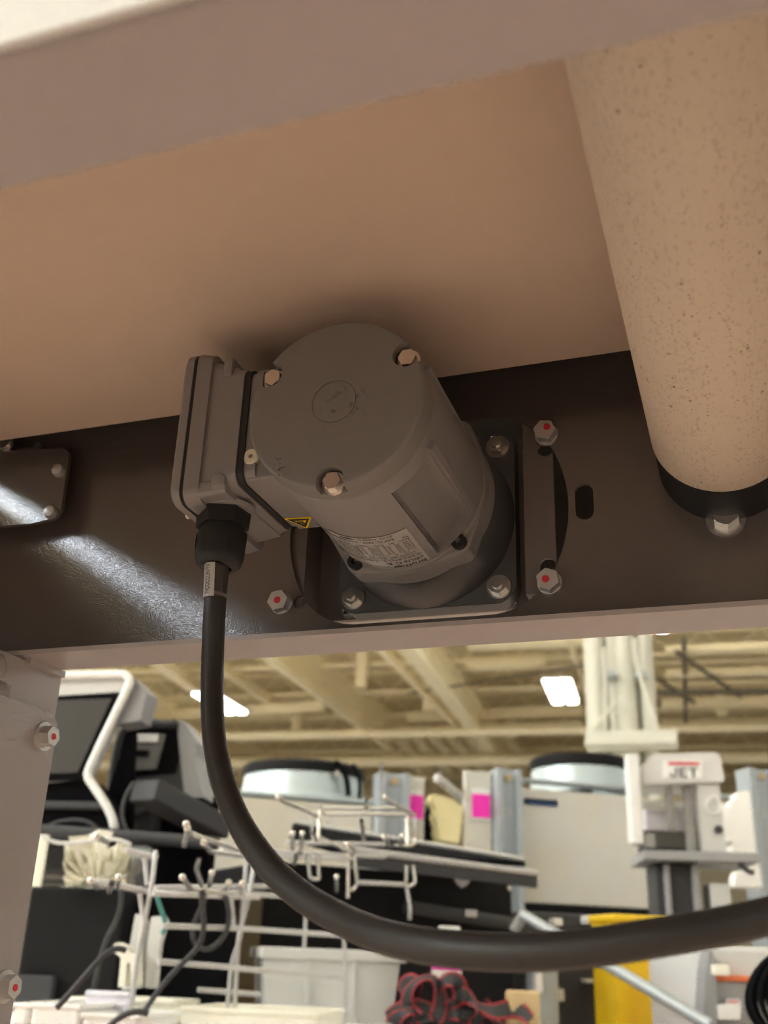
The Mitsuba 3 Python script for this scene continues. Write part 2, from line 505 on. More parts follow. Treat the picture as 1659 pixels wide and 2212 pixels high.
for (px, py, dot) in ((1177, 931, (-.2, .25)), (1184, 1253, (0, -.15)), (602, 1298, (0, 0))):
    frame_bolt(cv, 'frame_bolt', uY(px, py, YW - .010) * np.array([1, 0, 1]) + np.array([0, YW, 0]), (0, -1, 0), R=.0120, h=.0115, wr=.0128, dot=dot)
q = uY(1567, 1113, YW - .008)
frame_bolt(cv, 'axle_screw', (q[0], YW, q[2]), (0, -1, 0), R=.013, h=.012, wr=.0195, mat='zinc')
q = uY(88, 966, YW); frame_bolt(cv, 'axle_screw', (q[0], YW, q[2]), (0, -1, 0), R=.004, h=.004, wr=.0045)

# bracket on two screws at the left of the side plate
bp = Polygon([(-.93, .60), (-.86, .6005), (-.842, .575), (-.760, .568), (-.752, .560), (-.750, .485), (-.757, .474), (-.790, .470), (-.93, .472)]).buffer(-.006).buffer(.006, 8)
bk = addU(cv + '__stand_off_bracket', cat([plate_xz(bp, .952, .958), plate_xz(sbox(-.93, .50, -.80, .58), .958, YW)]), 'paint_shaded', label='dark bracket plate at the left end of the side plate')
for px, py in ((122, 1013), (105, 1103)):
    q = uY(px, py, .945)
    b = lathe([(0, 0), (.0085, 0), (.0085, .003), (.007, .007), (.0, .009)], (0, -1, 0), (q[0], .952, q[2]), 20)
    addU(bk + '__screw', b, 'zinc_dull', 40)
q = uY(8, 955, .945)
addU(bk + '__screw', lathe([(0, 0), (.010, 0), (.010, .003), (.008, .007), (.0, .009)], (0, -1, 0), (q[0], .952, q[2]), 20), 'zinc_warm', 40)

# leg on the left: two bolted plates
XLEG = -.742
leg = addU(cv + '__leg', cat([plate_yz(Polygon([(.70, -H / K), (.992, -H / K), (1.0, -.9), (1.0, .236), (.990, .246), (.70, .246)]), XLEG - .005, XLEG), bx(XLEG - .10, XLEG - .005, .995, 1.0, -H / K, .246), bx(XLEG - .10, XLEG - .005, .70, .705, -H / K, .246)]), 'paint_grey', 30, label='grey bolted leg plate at the left edge')
ub = Polygon([(.86, .18), (1.001, .18), (1.003, .294), (.94, .294), (.86, .294)])
ub = ub.difference(sbox(.86, .248, .916, .262).buffer(.003))
addU(cv + '__leg_head', cat([plate_yz(ub, XLEG - .013, XLEG - .007), bx(XLEG - .10, XLEG - .013, .925, .93, .18, .2935), bx(XLEG - .11, XLEG + .0, .935, .9999, .2905, .2975)]), 'paint_grey', 30)
addU(cv + '__leg_head', rbx(XLEG - .09, XLEG - .004, .84, .908, .262, .293, .01), 'paint_grey', 30)
for px, py in ((93, 1591), (8, 2131)):
    q = uX(px, py, XLEG)
    frame_bolt(cv, 'frame_bolt', q, (1, 0, 0), R=.0115, h=.0115, wr=.0165, dot=(.05, .0), mat='zinc_dull')
addU(cv + '__foot_plate', bx(XLEG - .13, XLEG + .03, .68, 1.02, -H / K, -H / K + .008), 'paint_grey')
# the frame's other legs, out of the picture, carry it
for xx, ya, yb in ((1.35, .70, 1.0), (1.35, .216, .30), (-1.6, .216, .30)):
    addU(cv + '__leg', bx(xx, xx + .06, ya, yb, -H / K, ZF), 'paint_grey')

# belt
ZB = .5715
nose = [(-.862 + .03 * math.sin(a), ZB + .03 - .03 * math.cos(a)) for a in np.linspace(0, -math.pi, 14)]
bel = np.array([(XR, ZB)] + nose + [(-.80, .64), (-.74, .66), (XR, .66)])
bo = LineString(bel).buffer(.003, cap_style='flat', join_style='mitre')
cb = thing('conveyor_belt', 'smooth beige underside of the wide conveyor belt above the motor', 'belt')
t = extr(bo, .63); v = t.vertices
t.vertices = np.c_[v[:, 0], .285 + v[:, 2], v[:, 1]]
addU(cb + '__return_strand', t, 'belt', 30)
addU(cb + '__carrying_strand', bx(-.93, XR, .25, .95, .7455, .7515), 'belt')

# lagged roller
RX, RZ, RR = .0061, .466, .0650
ro = thing('drive_roller', 'speckled beige lagged roller hanging at the right under the belt', 'roller')
addU(ro + '__lagging', lathe([(0, 0), (RR - .002, 0), (RR, .003), (RR, .645), (RR - .002, .648), (0, .648)], (0, 1, 0), (RX, .262, RZ), 96), 'roller_lagging', 40)
addU(ro + '__end_drum', lathe([(0, 0), (RR - .001, 0), (RR - .001, .068), (0, .068)], (0, 1, 0), (RX, .9105, RZ), 72), 'black_plastic', 40)

# ---------------------------------------------------------------- gear motor
gm = thing('gear_motor', 'grey cylindrical electric gear motor with terminal box bolted into the side plate', 'motor')
C = np.array([XC, 0, ZM])


def my(r_y, n=96):
    """Lathe about the motor axis from (radius, y) pairs."""
    return lathe([(r, y) for r, y in r_y], (0, 1, 0), C, n)


def pol(r, a, y):
    a = math.radians(a); return np.array([XC + r * math.cos(a), y, ZM + r * math.sin(a)])


# end cap with three recessed bolt seats and the embossed disc
cap = man(my([(0, .7295), (.0775, .7295), (.0800, .7302), (.0814, .7316), (.0822, .734), (.0826, .7525), (.081, .754), (0, .754)]))
seats = []
for a in (30, 150, 270):
    p0 = pol(.0745, a, .70)
    p1 = pol(.095, a, .70)
    cut = Manifold.batch_hull([tricyl for tricyl in (man(lathe([(0, 0), (.0125, 0), (.0125, .042), (0, .042)], (0, 1, 0), p0, 24)), man(lathe([(0, 0), (.0125, 0), (.0125, .042), (0, .042)], (0, 1, 0), p1, 24)))])
    cap = cap - cut
groove = man(my([(.0198, .72), (.0208, .72), (.0208, .7302), (.0198, .7302)], 64))
cap = cap - groove
addU(gm + '__end_cap', cap, 'motor_cap_paint', 28, label='round end cap with an embossed disc')
for a in (30, 150, 270):
    q = pol(.0735, a, .742)
    frame_bolt(gm, 'cap_bolt', q, (0, -1, 0), R=.0084, h=.0062, wr=.0105, mat='zinc_warm')

# housing: tapered, with a flat pocket on its lower right
hous = man(my([(0, .754), (.0795, .754), (.0806, .7555), (.0806, .757), (.0818, .758), (.0862, .912), (.0862, .918), (0, .918)]))
a0, a1 = -60.2, -27.0


def rad_box(a, r0, r1, half, y0, y1):
    b = bx(r0, r1, y0, y1, -half, half)
    t = tri(b); c, s = math.cos(math.radians(a)), math.sin(math.radians(a))
    v = t.vertices
    t.vertices = np.c_[XC + v[:, 0] * c - v[:, 2] * s, v[:, 1], ZM + v[:, 0] * s + v[:, 2] * c]
    return man(t)


def pxz(r, a):
    return XC + r * math.cos(math.radians(a)), ZM + r * math.sin(math.radians(a))


hous = hous - man(plate_xz(Polygon([pxz(.0800, -60.4), pxz(.0725, -30.5), pxz(.096, -25.5), pxz(.110, -43), pxz(.096, -60.4)]), .7745, .9125))
hous = hous - man(plate_xz(Polygon([pxz(.0755, -61.2), pxz(.0755, -58.4), pxz(.096, -58.0), pxz(.096, -61.6)]), .7745, .9125))
rib_r = []
addU(gm + '__housing', hous, 'motor_paint', 28, label='tapered motor housing with a flat recessed panel')
for aa in (-24.5, 32, 62, 118):
    addU(gm + '__housing_rib', rad_box(aa, .07, .0875, .0030, .765, .912), 'motor_paint')
rg = man(my([(0, .916), (.0868, .916), (.0885, .919), (.0885, .930), (.0872, .933), (.0890, .936), (.0905, .940), (.0905, .950), (0, .950)]))
for a in (-121, -46, 45, 135):
    rg = rg + Manifold.batch_hull([man(lathe([(0, .920), (.0125, .920), (.014, .9225), (.014, .948), (0, .948)], (0, 1, 0), pol(.0845, a, 0), 32))] + [man(lathe([(0, .922), (.016, .922), (.016, .948), (0, .948)], (0, 1, 0), pol(.0725, a + o, 0), 32)) for o in (-26, 26)])
addU(gm + '__coupling_ring', rg, 'motor_paint', 28)
for a in (-121, -46):
    q = pol(.0905, a, .905)
    cs = Manifold.cylinder(.0095, .0076, .0076, 28) - Manifold.cylinder(.006, .0036, .0036, 6).translate([0, 0, .004])
    addU(gm + '__socket_screw', turned(cs, (0, -1, 0), pol(.0885, a, .9225)), 'black_plastic', 30, label='black socket-head screw')
addU(gm + '__gearbox', my([(0, .948), (.0900, .948), (.0915, .953), (.0930, .968), (.0955, .990), (.0970, 1.002), (.0985, 1.008), (0, 1.008)]), 'gearbox_metal', 40, label='dark metal gearbox collar')
fl = sbox(XC - .099, ZM - .099, XC + .099, ZM + .099).buffer(-.022).buffer(.022, 10)
fl = fl.difference(Point(XC, ZM).buffer(.05))
addU(gm + '__mounting_flange', plate_xz(fl, 1.008, 1.0295), 'flange_metal', 30, label='square mounting flange')
for sx, sz in ((-1, -1), (1, -1), (1, 1), (-1, 1)):
    frame_bolt(gm, 'flange_bolt', (XC + .0808 * sx, 1.008, ZM + .0815 * sz), (0, -1, 0), R=.0104, h=.0085, wr=.0136, spring=True, mat='zinc')

# terminal box: lid, body, two gaskets, the cast base that joins the housing
def rr_yz(y0, y1, z0, z1, r):
    return sbox(y0 + r, z0 + r, y1 - r, z1 - r).buffer(r, 8)


def loft(secs):
    """Hull of rounded rectangles given as (x, y0, y1, z0, z1, r)."""
    pts = []
    for x, y0, y1, z0, z1, r in secs:
        for cy, cz, a in ((y1 - r, z1 - r, 0), (y0 + r, z1 - r, 90), (y0 + r, z0 + r, 180), (y1 - r, z0 + r, 270)):
            for k in range(7):
                b = math.radians(a + 15 * k)
                pts.append((x, cy + r * math.cos(b), cz + r * math.sin(b)))
    return Manifold.hull_points(np.array(pts))


bxp = gm + '__terminal_box'
body = loft([(-.4665, .757, .905, .3785, .5405, .014), (-.452, .759, .902, .381, .538, .014)])
body = body + loft([(-.455, .7625, .896, .387, .5325, .012), (-.425, .7625, .893, .3905, .521, .012)])
body = body + loft([(-.428, .7595, .890, .391, .519, .013), (-.416, .7595, .888, .3935, .516, .013)])
body = body + loft([(-.455, .7605, .800, .3835, .40, .004), (-.425, .7605, .800, .386, .40, .004)])
body = body + rbx(-.440, -.430, .759, .78, .508, .5285, .003) + rbx(-.440, -.424, .757, .79, .388, .405, .005)
body = body + man(lathe([(0, 0), (.0285, 0), (.0265, .0045), (0, .0045)], (0, 0, -1), (-.4455, .802, .3885), 40))
addU(bxp, body, 'motor_paint', 24, label='cast terminal box on the left of the motor')
addU(bxp + '__lid', loft([(-.4825, .762, .900, .384, .535, .013), (-.478, .757, .905, .379, .540, .014), (-.4705, .757, .905, .379, .540, .014)]), 'motor_paint', 24)
addU(bxp + '__gasket', loft([(-.4712, .7585, .9035, .3805, .5385, .013), (-.466, .7585, .9035, .3805, .5385, .013)]), 'gasket', 24, label='thin black gasket')
addU(bxp + '__gasket', loft([(-.4165, .761, .887, .395, .5145, .012), (-.4095, .761, .887, .395, .5145, .012)]), 'gasket', 24, label='thick black gasket')
for (yy, zz) in ((.80, .379), (.87, .379), (.775, .47)):
    addU(bxp + '__lid_screw', lathe([(0, 0), (.004, 0), (.004, .003), (.0, .004)], (-1, 0, 0), (-.4815, yy, zz + .006), 14), 'zinc_dull', 40)
base = loft([(-.4098, .763, .886, .3965, .513, .012), (-.398, .763, .886, .3965, .513, .010)]) + loft([(-.405, .766, .886, .3965, .513, .003), (-.34, .766, .886, .3965, .513, .003)])
base = base - man(my([(0, .70), (.0812, .70), (.0812, .96), (0, .96)]))
addU(gm + '__box_base', base, 'motor_paint', 24)
q = uY(541, 985, .762)
addU(gm + '__box_base__cream_plug', lathe([(.0022, 0), (.0082, 0), (.0082, .003), (.0068, .0042), (.0022, .0042), (.0022, 0)], (0, -1, 0), (q[0], .7662, q[2]), 28), 'plug_cream', 40, label='round cream plastic plug')

# cable gland under the box
GX, GY = -.4465, .802
gl = gm + '__cable_gland'
addU(gl, cat([turned(Manifold.cylinder(.0165, .0255, .0255, 6).rotate([0, 0, 8]) ^ Manifold.cylinder(.0165, .026, .0245, 40), (0, 0, -1), (GX, GY, .3845)),
              lathe([(0, 0), (.0195, 0), (.0195, .012), (0, .012)], (0, 0, -1), (GX, GY, .369), 40),
              turned(Manifold.cylinder(.024, .0248, .0248, 6).rotate([0, 0, 20]) ^ Manifold.cylinder(.024, .0262, .0225, 40), (0, 0, -1), (GX, GY, .3625))]), 'black_plastic', 25, label='black hexagonal cable gland')
addU(gl + '__dome_nut', lathe([(.0115, -.012), (.0225, -.012), (.0225, 0), (.0205, .007), (.0165, .0105), (.0125, .011), (.0115, .009), (.0115, -.012)], (0, 0, -1), (GX, GY, .3385), 48), 'black_plastic', 35)

# warning triangle on the underside of the base
ZS = .3965
tri3 = Polygon([uZ(*p, ZS)[:2] for p in ((612, 1119.5), (673.5, 1116.5), (664, 1141))])
ctr = np.array(tri3.centroid.coords[0])


def flat_down(poly, z, h=.0006):
    t = extr(poly, h); v = t.vertices
    t.vertices = np.c_[v[:, 0], v[:, 1], z - v[:, 2]]; t.invert(); return t


st = addU(gm + '__warning_sticker', flat_down(tri3.buffer(-.0012).buffer(.0012), ZS), 'sticker_yellow', label='yellow hot-surface warning triangle')
addU(st + '__black_border', flat_down(tri3.buffer(-.0022, join_style='mitre').difference(tri3.buffer(-.0042, join_style='mitre')), ZS - .0005), 'ink')
sym = []
for (qx, qy) in ((643, 1124.5), (648, 1124.5), (652, 1124.5)):
    a = uZ(qx, qy, ZS)[:2]; b = uZ(qx + 4.5, qy + 3.2, ZS)[:2]; c = uZ(qx + 6.5, qy + 6.5, ZS)[:2]; d = uZ(qx + 8.5, qy + 8.5, ZS)[:2]
    sym.append(LineString([a, (a * .4 + b * .6) + np.array([-.0006, 0]), b, c, d]).buffer(.0005))
sym.append(LineString([uZ(634, 1122.6, ZS)[:2], uZ(657, 1121.5, ZS)[:2]]).buffer(.0006))
addU(st + '__heat_symbol', cat([flat_down(s, ZS - .0005) for s in sym]), 'ink')

# printed nameplate round the housing (its square code is left off)
LA0, LY1 = -67.2, .9150


def on_housing(t, s, y, lift=.0):
    """Lays a flat mesh (x reading, y up, z out) onto the housing: reading runs clockwise, the top points to the plate."""
    v = t.vertices.copy()
    yy = y + v[:, 1]
    r = .0818 + (yy - .758) / .154 * .0044 + .00025 + lift + v[:, 2]
    a = math.radians(LA0) - (s + v[:, 0]) / .0845
    t = t.copy(); t.vertices = np.c_[XC + r * np.cos(a), yy, ZM + r * np.sin(a)]
    return t


def grid_patch(w, h, nx, ny, th):
    x, y = np.meshgrid(np.linspace(0, w, nx), np.linspace(0, h, ny))
    vs = np.c_[x.ravel(), y.ravel(), np.zeros(nx * ny)]
    f = []
    for j in range(ny - 1):
        for i in range(nx - 1):
            a = j * nx + i; f += [[a, a + 1, a + nx + 1], [a, a + nx + 1, a + nx]]
    top = vs + [0, 0, th]
    return trimesh.Trimesh(np.vstack([top]), f, process=False)


LW, LH = .083, .0765
npk = addU(gm + '__nameplate', on_housing(grid_patch(LW, LH, 40, 3, .0003), 0, LY1 - LH), 'label_white', True, label='white printed nameplate wrapped round the housing')
lines = [('brother', .0058, .0025, .0700, True), ('Gearmotor', .0026, .0260, .0712, False), ('3-Phase Induction Motor', .0022, .0420, .0708, False),
         ('c\u0052Us', .0048, .0030, .0615, True), ('C E', .0056, .0250, .0612, True), ('G3K18N15-MB02TAVNN', .0042, .0030, .0540, False),
         ('1/4HP 4P  RATIO 15:1', .0034, .0060, .0480, False),
         ('V    Hz    A     r/min   P.F.', .0026, .0040, .0428, False), ('208  60   1.0   1690   0.73', .0027, .0030, .0385, False), ('230  60   1.1   1720   0.64', .0027, .0030, .0344, False),
         ('380  50   0.6   1400   0.73', .0027, .0030, .0303, False), ('400  50   0.6   1420   0.68', .0027, .0030, .0262, False), ('440  60   0.5   1720   0.66', .0027, .0030, .0221, False),
         ('IP44   B1   0.90   CONT.   Ins. F', .0028, .0030, .0172, False), ('TE', .0027, .0030, .0125, False), ('MFG. NO. 2453000B000', .0042, .0160, .0088, False), ('2022  made in Japan', .0030, .0150, .0028, False), ('OTR', .0036, .0560, .0026, True)]
lt = []
for s_, h_, x_, y_, b_ in lines:
    t = meshkit.text_mesh(s_, h_, .00015, b_)
    t.vertices[:, 0] *= 1.25
    lt.append(on_housing(t, x_, LY1 - LH + y_, .0003))
for yy in (.0525, .0470):
    t = grid_patch(.074, .0004, 30, 2, .0002)
    lt.append(on_housing(t, .003, LY1 - LH + yy, .0003))
for rr in range(6):
    for cc in range(5):
        t = grid_patch(.0032, .0018, 4, 2, .0002)
        lt.append(on_housing(t, .057 + cc * .0045, LY1 - LH + .0215 + rr * .0041, .0003))
addU(npk + '__lettering', cat(lt), 'ink')

# power cable
cab = thing('power_cable', 'thick black rubber cable hanging from the gland and looping away to the right', 'cable')
cpts = [(0, 0, 0)]
cl = [(465, 1300, .945), (460, 1400, .93), (458, 1500, .91), (461, 1580, .885), (472, 1650, .855), (494, 1725, .82), (532, 1803, .78), (590, 1880, .74), (660, 1941, .70), (740, 1987, .66), (828, 2023, .615), (970, 2050, .575), (1097, 2057, .56),
      (1276, 2047, .55), (1421, 2025, .55), (1560, 2001, .56), (1660, 1979, .565), (1850, 1930, .58), (2100, 1850, .60)]
P = [np.array([GX, GY, .37]), np.array([GX, GY, .335])] + [uD(*p) for p in cl]
addU(cab + '__sheath', tube(P, .0100, 28, step=260), 'rubber', True)
z0, z1 = .330, .2745
sl = thing('cable_marker_sleeve', 'clear marker sleeve with printed white label on the cable below the gland', 'cable marker')
ctop, cbot = np.array([GX, GY, z0]), None
A, B = uD(467.5, 1217, .955), uD(464.5, 1292, .946)
A = np.array([GX, GY, A[2]]) if abs(A[0] - GX) > .02 else A
addU(sl + '__film', tube([A, (A + B) / 2, B], .0106, 36, step=8), 'sleeve_film', True)
dd = (B - A) / np.linalg.norm(B - A)
vx = np.cross(dd, [0, 1, 0]); vx /= np.linalg.norm(vx); vy = np.cross(vx, dd)   # vy points away from the viewer, roughly


def on_sleeve(t, s, a0_, lift):
    """x runs up the cable, y runs round it clockwise seen from below."""
    v = t.vertices
    a = math.radians(a0_) + v[:, 1] / .0108
    r = .0107 + lift + v[:, 2]
    o = B - dd * (s + v[:, 0])[:, None]
    w = t.copy(); w.vertices = o + r[:, None] * (np.cos(a)[:, None] * vx - np.sin(a)[:, None] * vy)
    return w


L_ = np.linalg.norm(B - A)


def wrap_patch(L, a0_, a1_, th):
    n = 14
    w = math.radians(a1_ - a0_) * .0108
    return on_sleeve(grid_patch(L, w, 2, n, th), 0, a0_, 0)


kk = addU(sl + '__white_label', wrap_patch(L_ * .97, 68, 175, 0), 'label_white', True)
t = text_on('THDDCCURVYR', .0052, .0001, False, L_ * .86)
addU(sl + '__white_label__lettering', on_sleeve(t, L_ * .06, 92, .0002), 'ink')

# ---------------------------------------------------------------- the shop behind, in metres
pr('chrome', (.80, .79, .78), .22, .9)
pr('wire_white', (.52, .515, .52), .3, specular=.7)
pr('galvanised', (.42, .46, .49), .5, .35)
pr('steel_panel', mikit.proc(lambda p, n, uv: mix((.70, .655, .55), (.66, .65, .61), smoothstep(.3, .7, fbm(p.x * 5, p.y * 5, p.z * 4, 4)))), .45, .15)
pr('sheet_blue', (.52, .60, .63), .35, .3)
pr('white_plastic', (.84, .84, .82), .4)
pr('cream_plastic', (.82, .80, .70), .5)
pr('light_grey', (.60, .60, .585), .5)
pr('mid_grey', (.30, .30, .30), .5)
pr('side_grey', (.27, .27, .28), .5)
pr('terminal_grey', (.12, .118, .115), .5)
pr('dark_grey', (.04, .04, .043), .5, specular=.25)
pr('black', (.005, .005, .006), .9, specular=.05)
pr('black_matte', (.008, .008, .009), .65, specular=.15)
pr('screen_glass', (.045, .042, .038), .4, specular=.2)
pr('pink', (.95, .03, .50), .6)
pr('yellow_plastic', (.86, .56, .01), .45)
pr('yellow_paper', (.90, .80, .45), .8)
pr('card', (.56, .41, .22), .8)
pr('orange_red', (.72, .16, .05), .5)
pr('strap_red', (.27, .022, .032), .7)
pr('strap_black', (.035, .035, .037), .8)
pr('jet_grey', (.64, .635, .62), .45)
pr('foam', (.90, .89, .85), .8)
pr('teal', (.08, .30, .28), .5)
pr('amber', (.055, .038, .012), .6)
pr('paper', (.92, .90, .80), .85)
pr('label_blue', (.05, .13, .36), .5)
pr('label_ink', (.35, .36, .40), .5)
pr('lilac', (.70, .68, .76), .6)
scene['clear_acrylic'] = {'type': 'thindielectric', 'int_ior': 1.49}


class Fr:
    """An upright plane through the ray of a pixel at depth D, turned by yaw degrees; x runs along it, y away from the viewer, z up."""

    def __init__(s, px, py, D, yaw=35.):
        a = math.radians(yaw)
        s.p = atD(px, py, D); s.u = np.array([math.cos(a), math.sin(a), 0]); s.n = np.array([-math.sin(a), math.cos(a), 0]); s.D = D

    def at(s, px, py):
        d = ray(px, py); q = EYE + d * ((s.p - EYE) @ s.n) / (d @ s.n) - s.p
        return float(q @ s.u), float(q[2])

    def put(s, m):
        t = tri(m).copy(); v = t.vertices
        t.vertices = s.p + v[:, :1] * s.u + v[:, 1:2] * s.n + v[:, 2:] * [0, 0, 1]
        return t

    def w(s, x, y, z):
        return s.p + x * s.u + y * s.n + np.array([0, 0, z])

    def span(s, x0, x1, y0, y1):
        """x and z range of a pixel rectangle, read at its middle row and column."""
        xm, ym = (x0 + x1) / 2, (y0 + y1) / 2
        return s.at(x0, ym)[0], s.at(x1, ym)[0], s.at(xm, y1)[1], s.at(xm, y0)[1]

    def box(s, x0, x1, y0, y1, d0, d1, r=.004):
        a, b, c, d = s.span(x0, x1, y0, y1)
        return s.put(rbx(a, b, d0, d1, c, d, r, 8) if r else bx(a, b, d0, d1, c, d))

    def poly(s, pts, d0, d1, r=0):
        p = Polygon([s.at(*q) for q in pts]).buffer(0)
        if r:
            p = p.buffer(-r).buffer(r, 6)
        return s.put(plate_xz(p, d0, d1))

    def line(s, pts, r, d=0., n=10):
        q = [s.w(s.at(*p)[0], d if np.ndim(d) == 0 else d[i], s.at(*p)[1]) for i, p in enumerate(pts)]
        return tube(q, r, n, step=6 * len(q)) if len(q) > 2 else rod(q[0], q[1], r, n)

    def rows(s, txt, x0, y0, x1, h, d=-.0006, bold=True):
        """Lettering from pixel (x0, y0), its base line, to x1."""
        a, z = s.at(x0, y0); b, _ = s.at(x1, y0)
        t = meshkit.text_mesh(txt, h, .0006, bold); t.vertices[:, 0] *= (b - a) / t.bounds[1, 0]
        v = t.vertices
        t.vertices = np.c_[a + v[:, 0], d - v[:, 2], z + v[:, 1]]
        return s.put(t)


def chain(pts, r, n=8):
    """A bent wire: straight runs between the points with rounded elbows."""
    p = [np.asarray(q, float) for q in pts]
    out = [p[0]]
    for i in range(1, len(p) - 1):
        d0, d1 = p[i - 1] - p[i], p[i + 1] - p[i]
        e = min(3 * r, .4 * np.linalg.norm(d0), .4 * np.linalg.norm(d1))
        a, b = p[i] + d0 / np.linalg.norm(d0) * e, p[i] + d1 / np.linalg.norm(d1) * e
        out += [a, .25 * a + .5 * p[i] + .25 * b, b]
    out.append(p[-1])
    q = np.array(out)
    return polytube(q, r, n)


def polytube(q, r, n):
    t = np.gradient(q, axis=0); t /= np.linalg.norm(t, axis=1, keepdims=True)
    x = np.cross(t[0], [.3, .5, .81]); x /= np.linalg.norm(x)
    a = np.arange(n) * 2 * np.pi / n
    V = []
    for i in range(len(q)):
        x = x - t[i] * (x @ t[i]); x /= np.linalg.norm(x)
        V.append(q[i] + r * (np.cos(a)[:, None] * x + np.sin(a)[:, None] * np.cross(t[i], x)))
    V = np.vstack(V + [q[:1], q[-1:]])
    f, e, c0 = [], (len(q) - 1) * n, len(q) * n
    for i in range(len(q) - 1):
        for k in range(n):
            a0, a1 = i * n + k, i * n + (k + 1) % n
            f += [[a0, a1, a1 + n], [a0, a1 + n, a0 + n]]
    for k in range(n):
        f += [[c0, (k + 1) % n, k], [c0 + 1, e + k, e + (k + 1) % n]]
    return trimesh.Trimesh(V, np.array(f), process=False)


def wires(paths, r, n=8):
    return cat([chain([atD(*q) for q in p], r, n) if len(p) > 2 else rod(atD(*p[0]), atD(*p[1]), r, n) for p in paths])


# --- pallet rack behind, with its uprights, panels and tags
YAW = 34.
R = Fr(1100, 1800, 4.3, YAW)
zf = -R.p[2] + .002     # the floor in the frame's own height
rack = thing('pallet_rack', 'galvanised pallet rack standing behind the wire display', 'rack')


def upright(x0, x1, ytop, bolt, txt, x_mid):
    a, b, _, d = R.span(x0, x1, ytop, 1780)
    w = b - a
    k = add(rack + '__upright', R.put(cat([bx(a, a + .22 * w, -.05, .06, zf, d), bx(a + .22 * w, b - .22 * w, -.02, .0, zf, d), bx(b - .22 * w, b, -.05, .06, zf, d)])), 'galvanised')
    bx_, bz = R.at(*bolt)
    add(k + '__bolt_hole', R.put(lathe([(0, 0), (.014, 0), (.014, .012), (0, .012)], (0, -1, 0), (bx_, -.018, bz), 16)), 'card')
    if txt:
        add(k + '__number', R.rows(txt, x_mid - 11, 1764, x_mid + 11, .030, -.021, False), 'light_grey')


upright(812, 878, 1672, (848, 1690), None, 0)
upright(1066, 1119, 1664, (1093, 1682), '13', 1092)
upright(1610, 1672, 1664, (1640, 1679), '13', 1650)
add(rack + '__beam', R.box(1120, 1615, 1697, 1705, .02, .08), 'galvanised')
add(rack + '__beam', R.box(430, 826, 1713, 1722, .02, .08), 'sheet_blue')
add(rack + '__deck', R.box(430, 1680, 1978, 1988, .05, .9), 'mid_grey')
for x0, x1, p0, p1 in ((880, 918, (883, 1714, 914, 1768), 0), (1006, 1064, (1020, 1712, 1059, 1766), 1)):
    pn = single('panel_board', R.box(x0, x1, 1677 - 12 * p1, 1850, .01, .04, .002), 'steel_panel', ('cream board with a pink price tag left of the yellow bag', 'cream board with a pink price tag beside the grey upright marked 13')[p1], 'board')
    tg = thing('price_tag', ('pink price tag on the board left of the yellow bag', 'pink price tag on the board right of the yellow bag')[p1], 'price tag')
    a, b, c, d = p0
    add(tg + '__paper', R.box(a, c, b - 9, d + 6, .002, .006, 0), 'white_plastic')
    add(tg + '__pink_field', R.box(a, c, b + 4, d, -.001, .002, 0), 'pink')
single('shelf_strip', wires([[(945, 1680, 4.25), (1015, 1738, 4.6)]], .02, 6), 'light_grey', 'grey strip sloping down above the yellow bag', 'strip')
yb = R.poly([(934, 1706), (950, 1718), (958, 1716), (1002, 1738), (1008, 1752), (1000, 1757), (998, 1812), (996, 1822), (950, 1815), (943, 1760), (950, 1744), (938, 1728)], .02, .10, .012)
yb = yb.subdivide().subdivide(); yb.vertices += (meshkit.fbm(yb.vertices * 22, 3)[:, None] - .5) * .03
single('yellow_bag', yb, 'yellow_paper', 'pale yellow crumpled bag hanging between the two pink price tags', 'bag', smooth=50)
single('dark_bottle', R.put(lathe([(0, 0), (.03, 0), (.032, .01), (.032, .10), (.014, .14), (.012, .17), (0, .17)], (0, 0, 1), (R.at(944, 1812)[0] + .01, .12, R.at(944, 1812)[1]), 16)), 'black', 'small dark bottle behind the yellow bag', 'bottle', smooth=40)

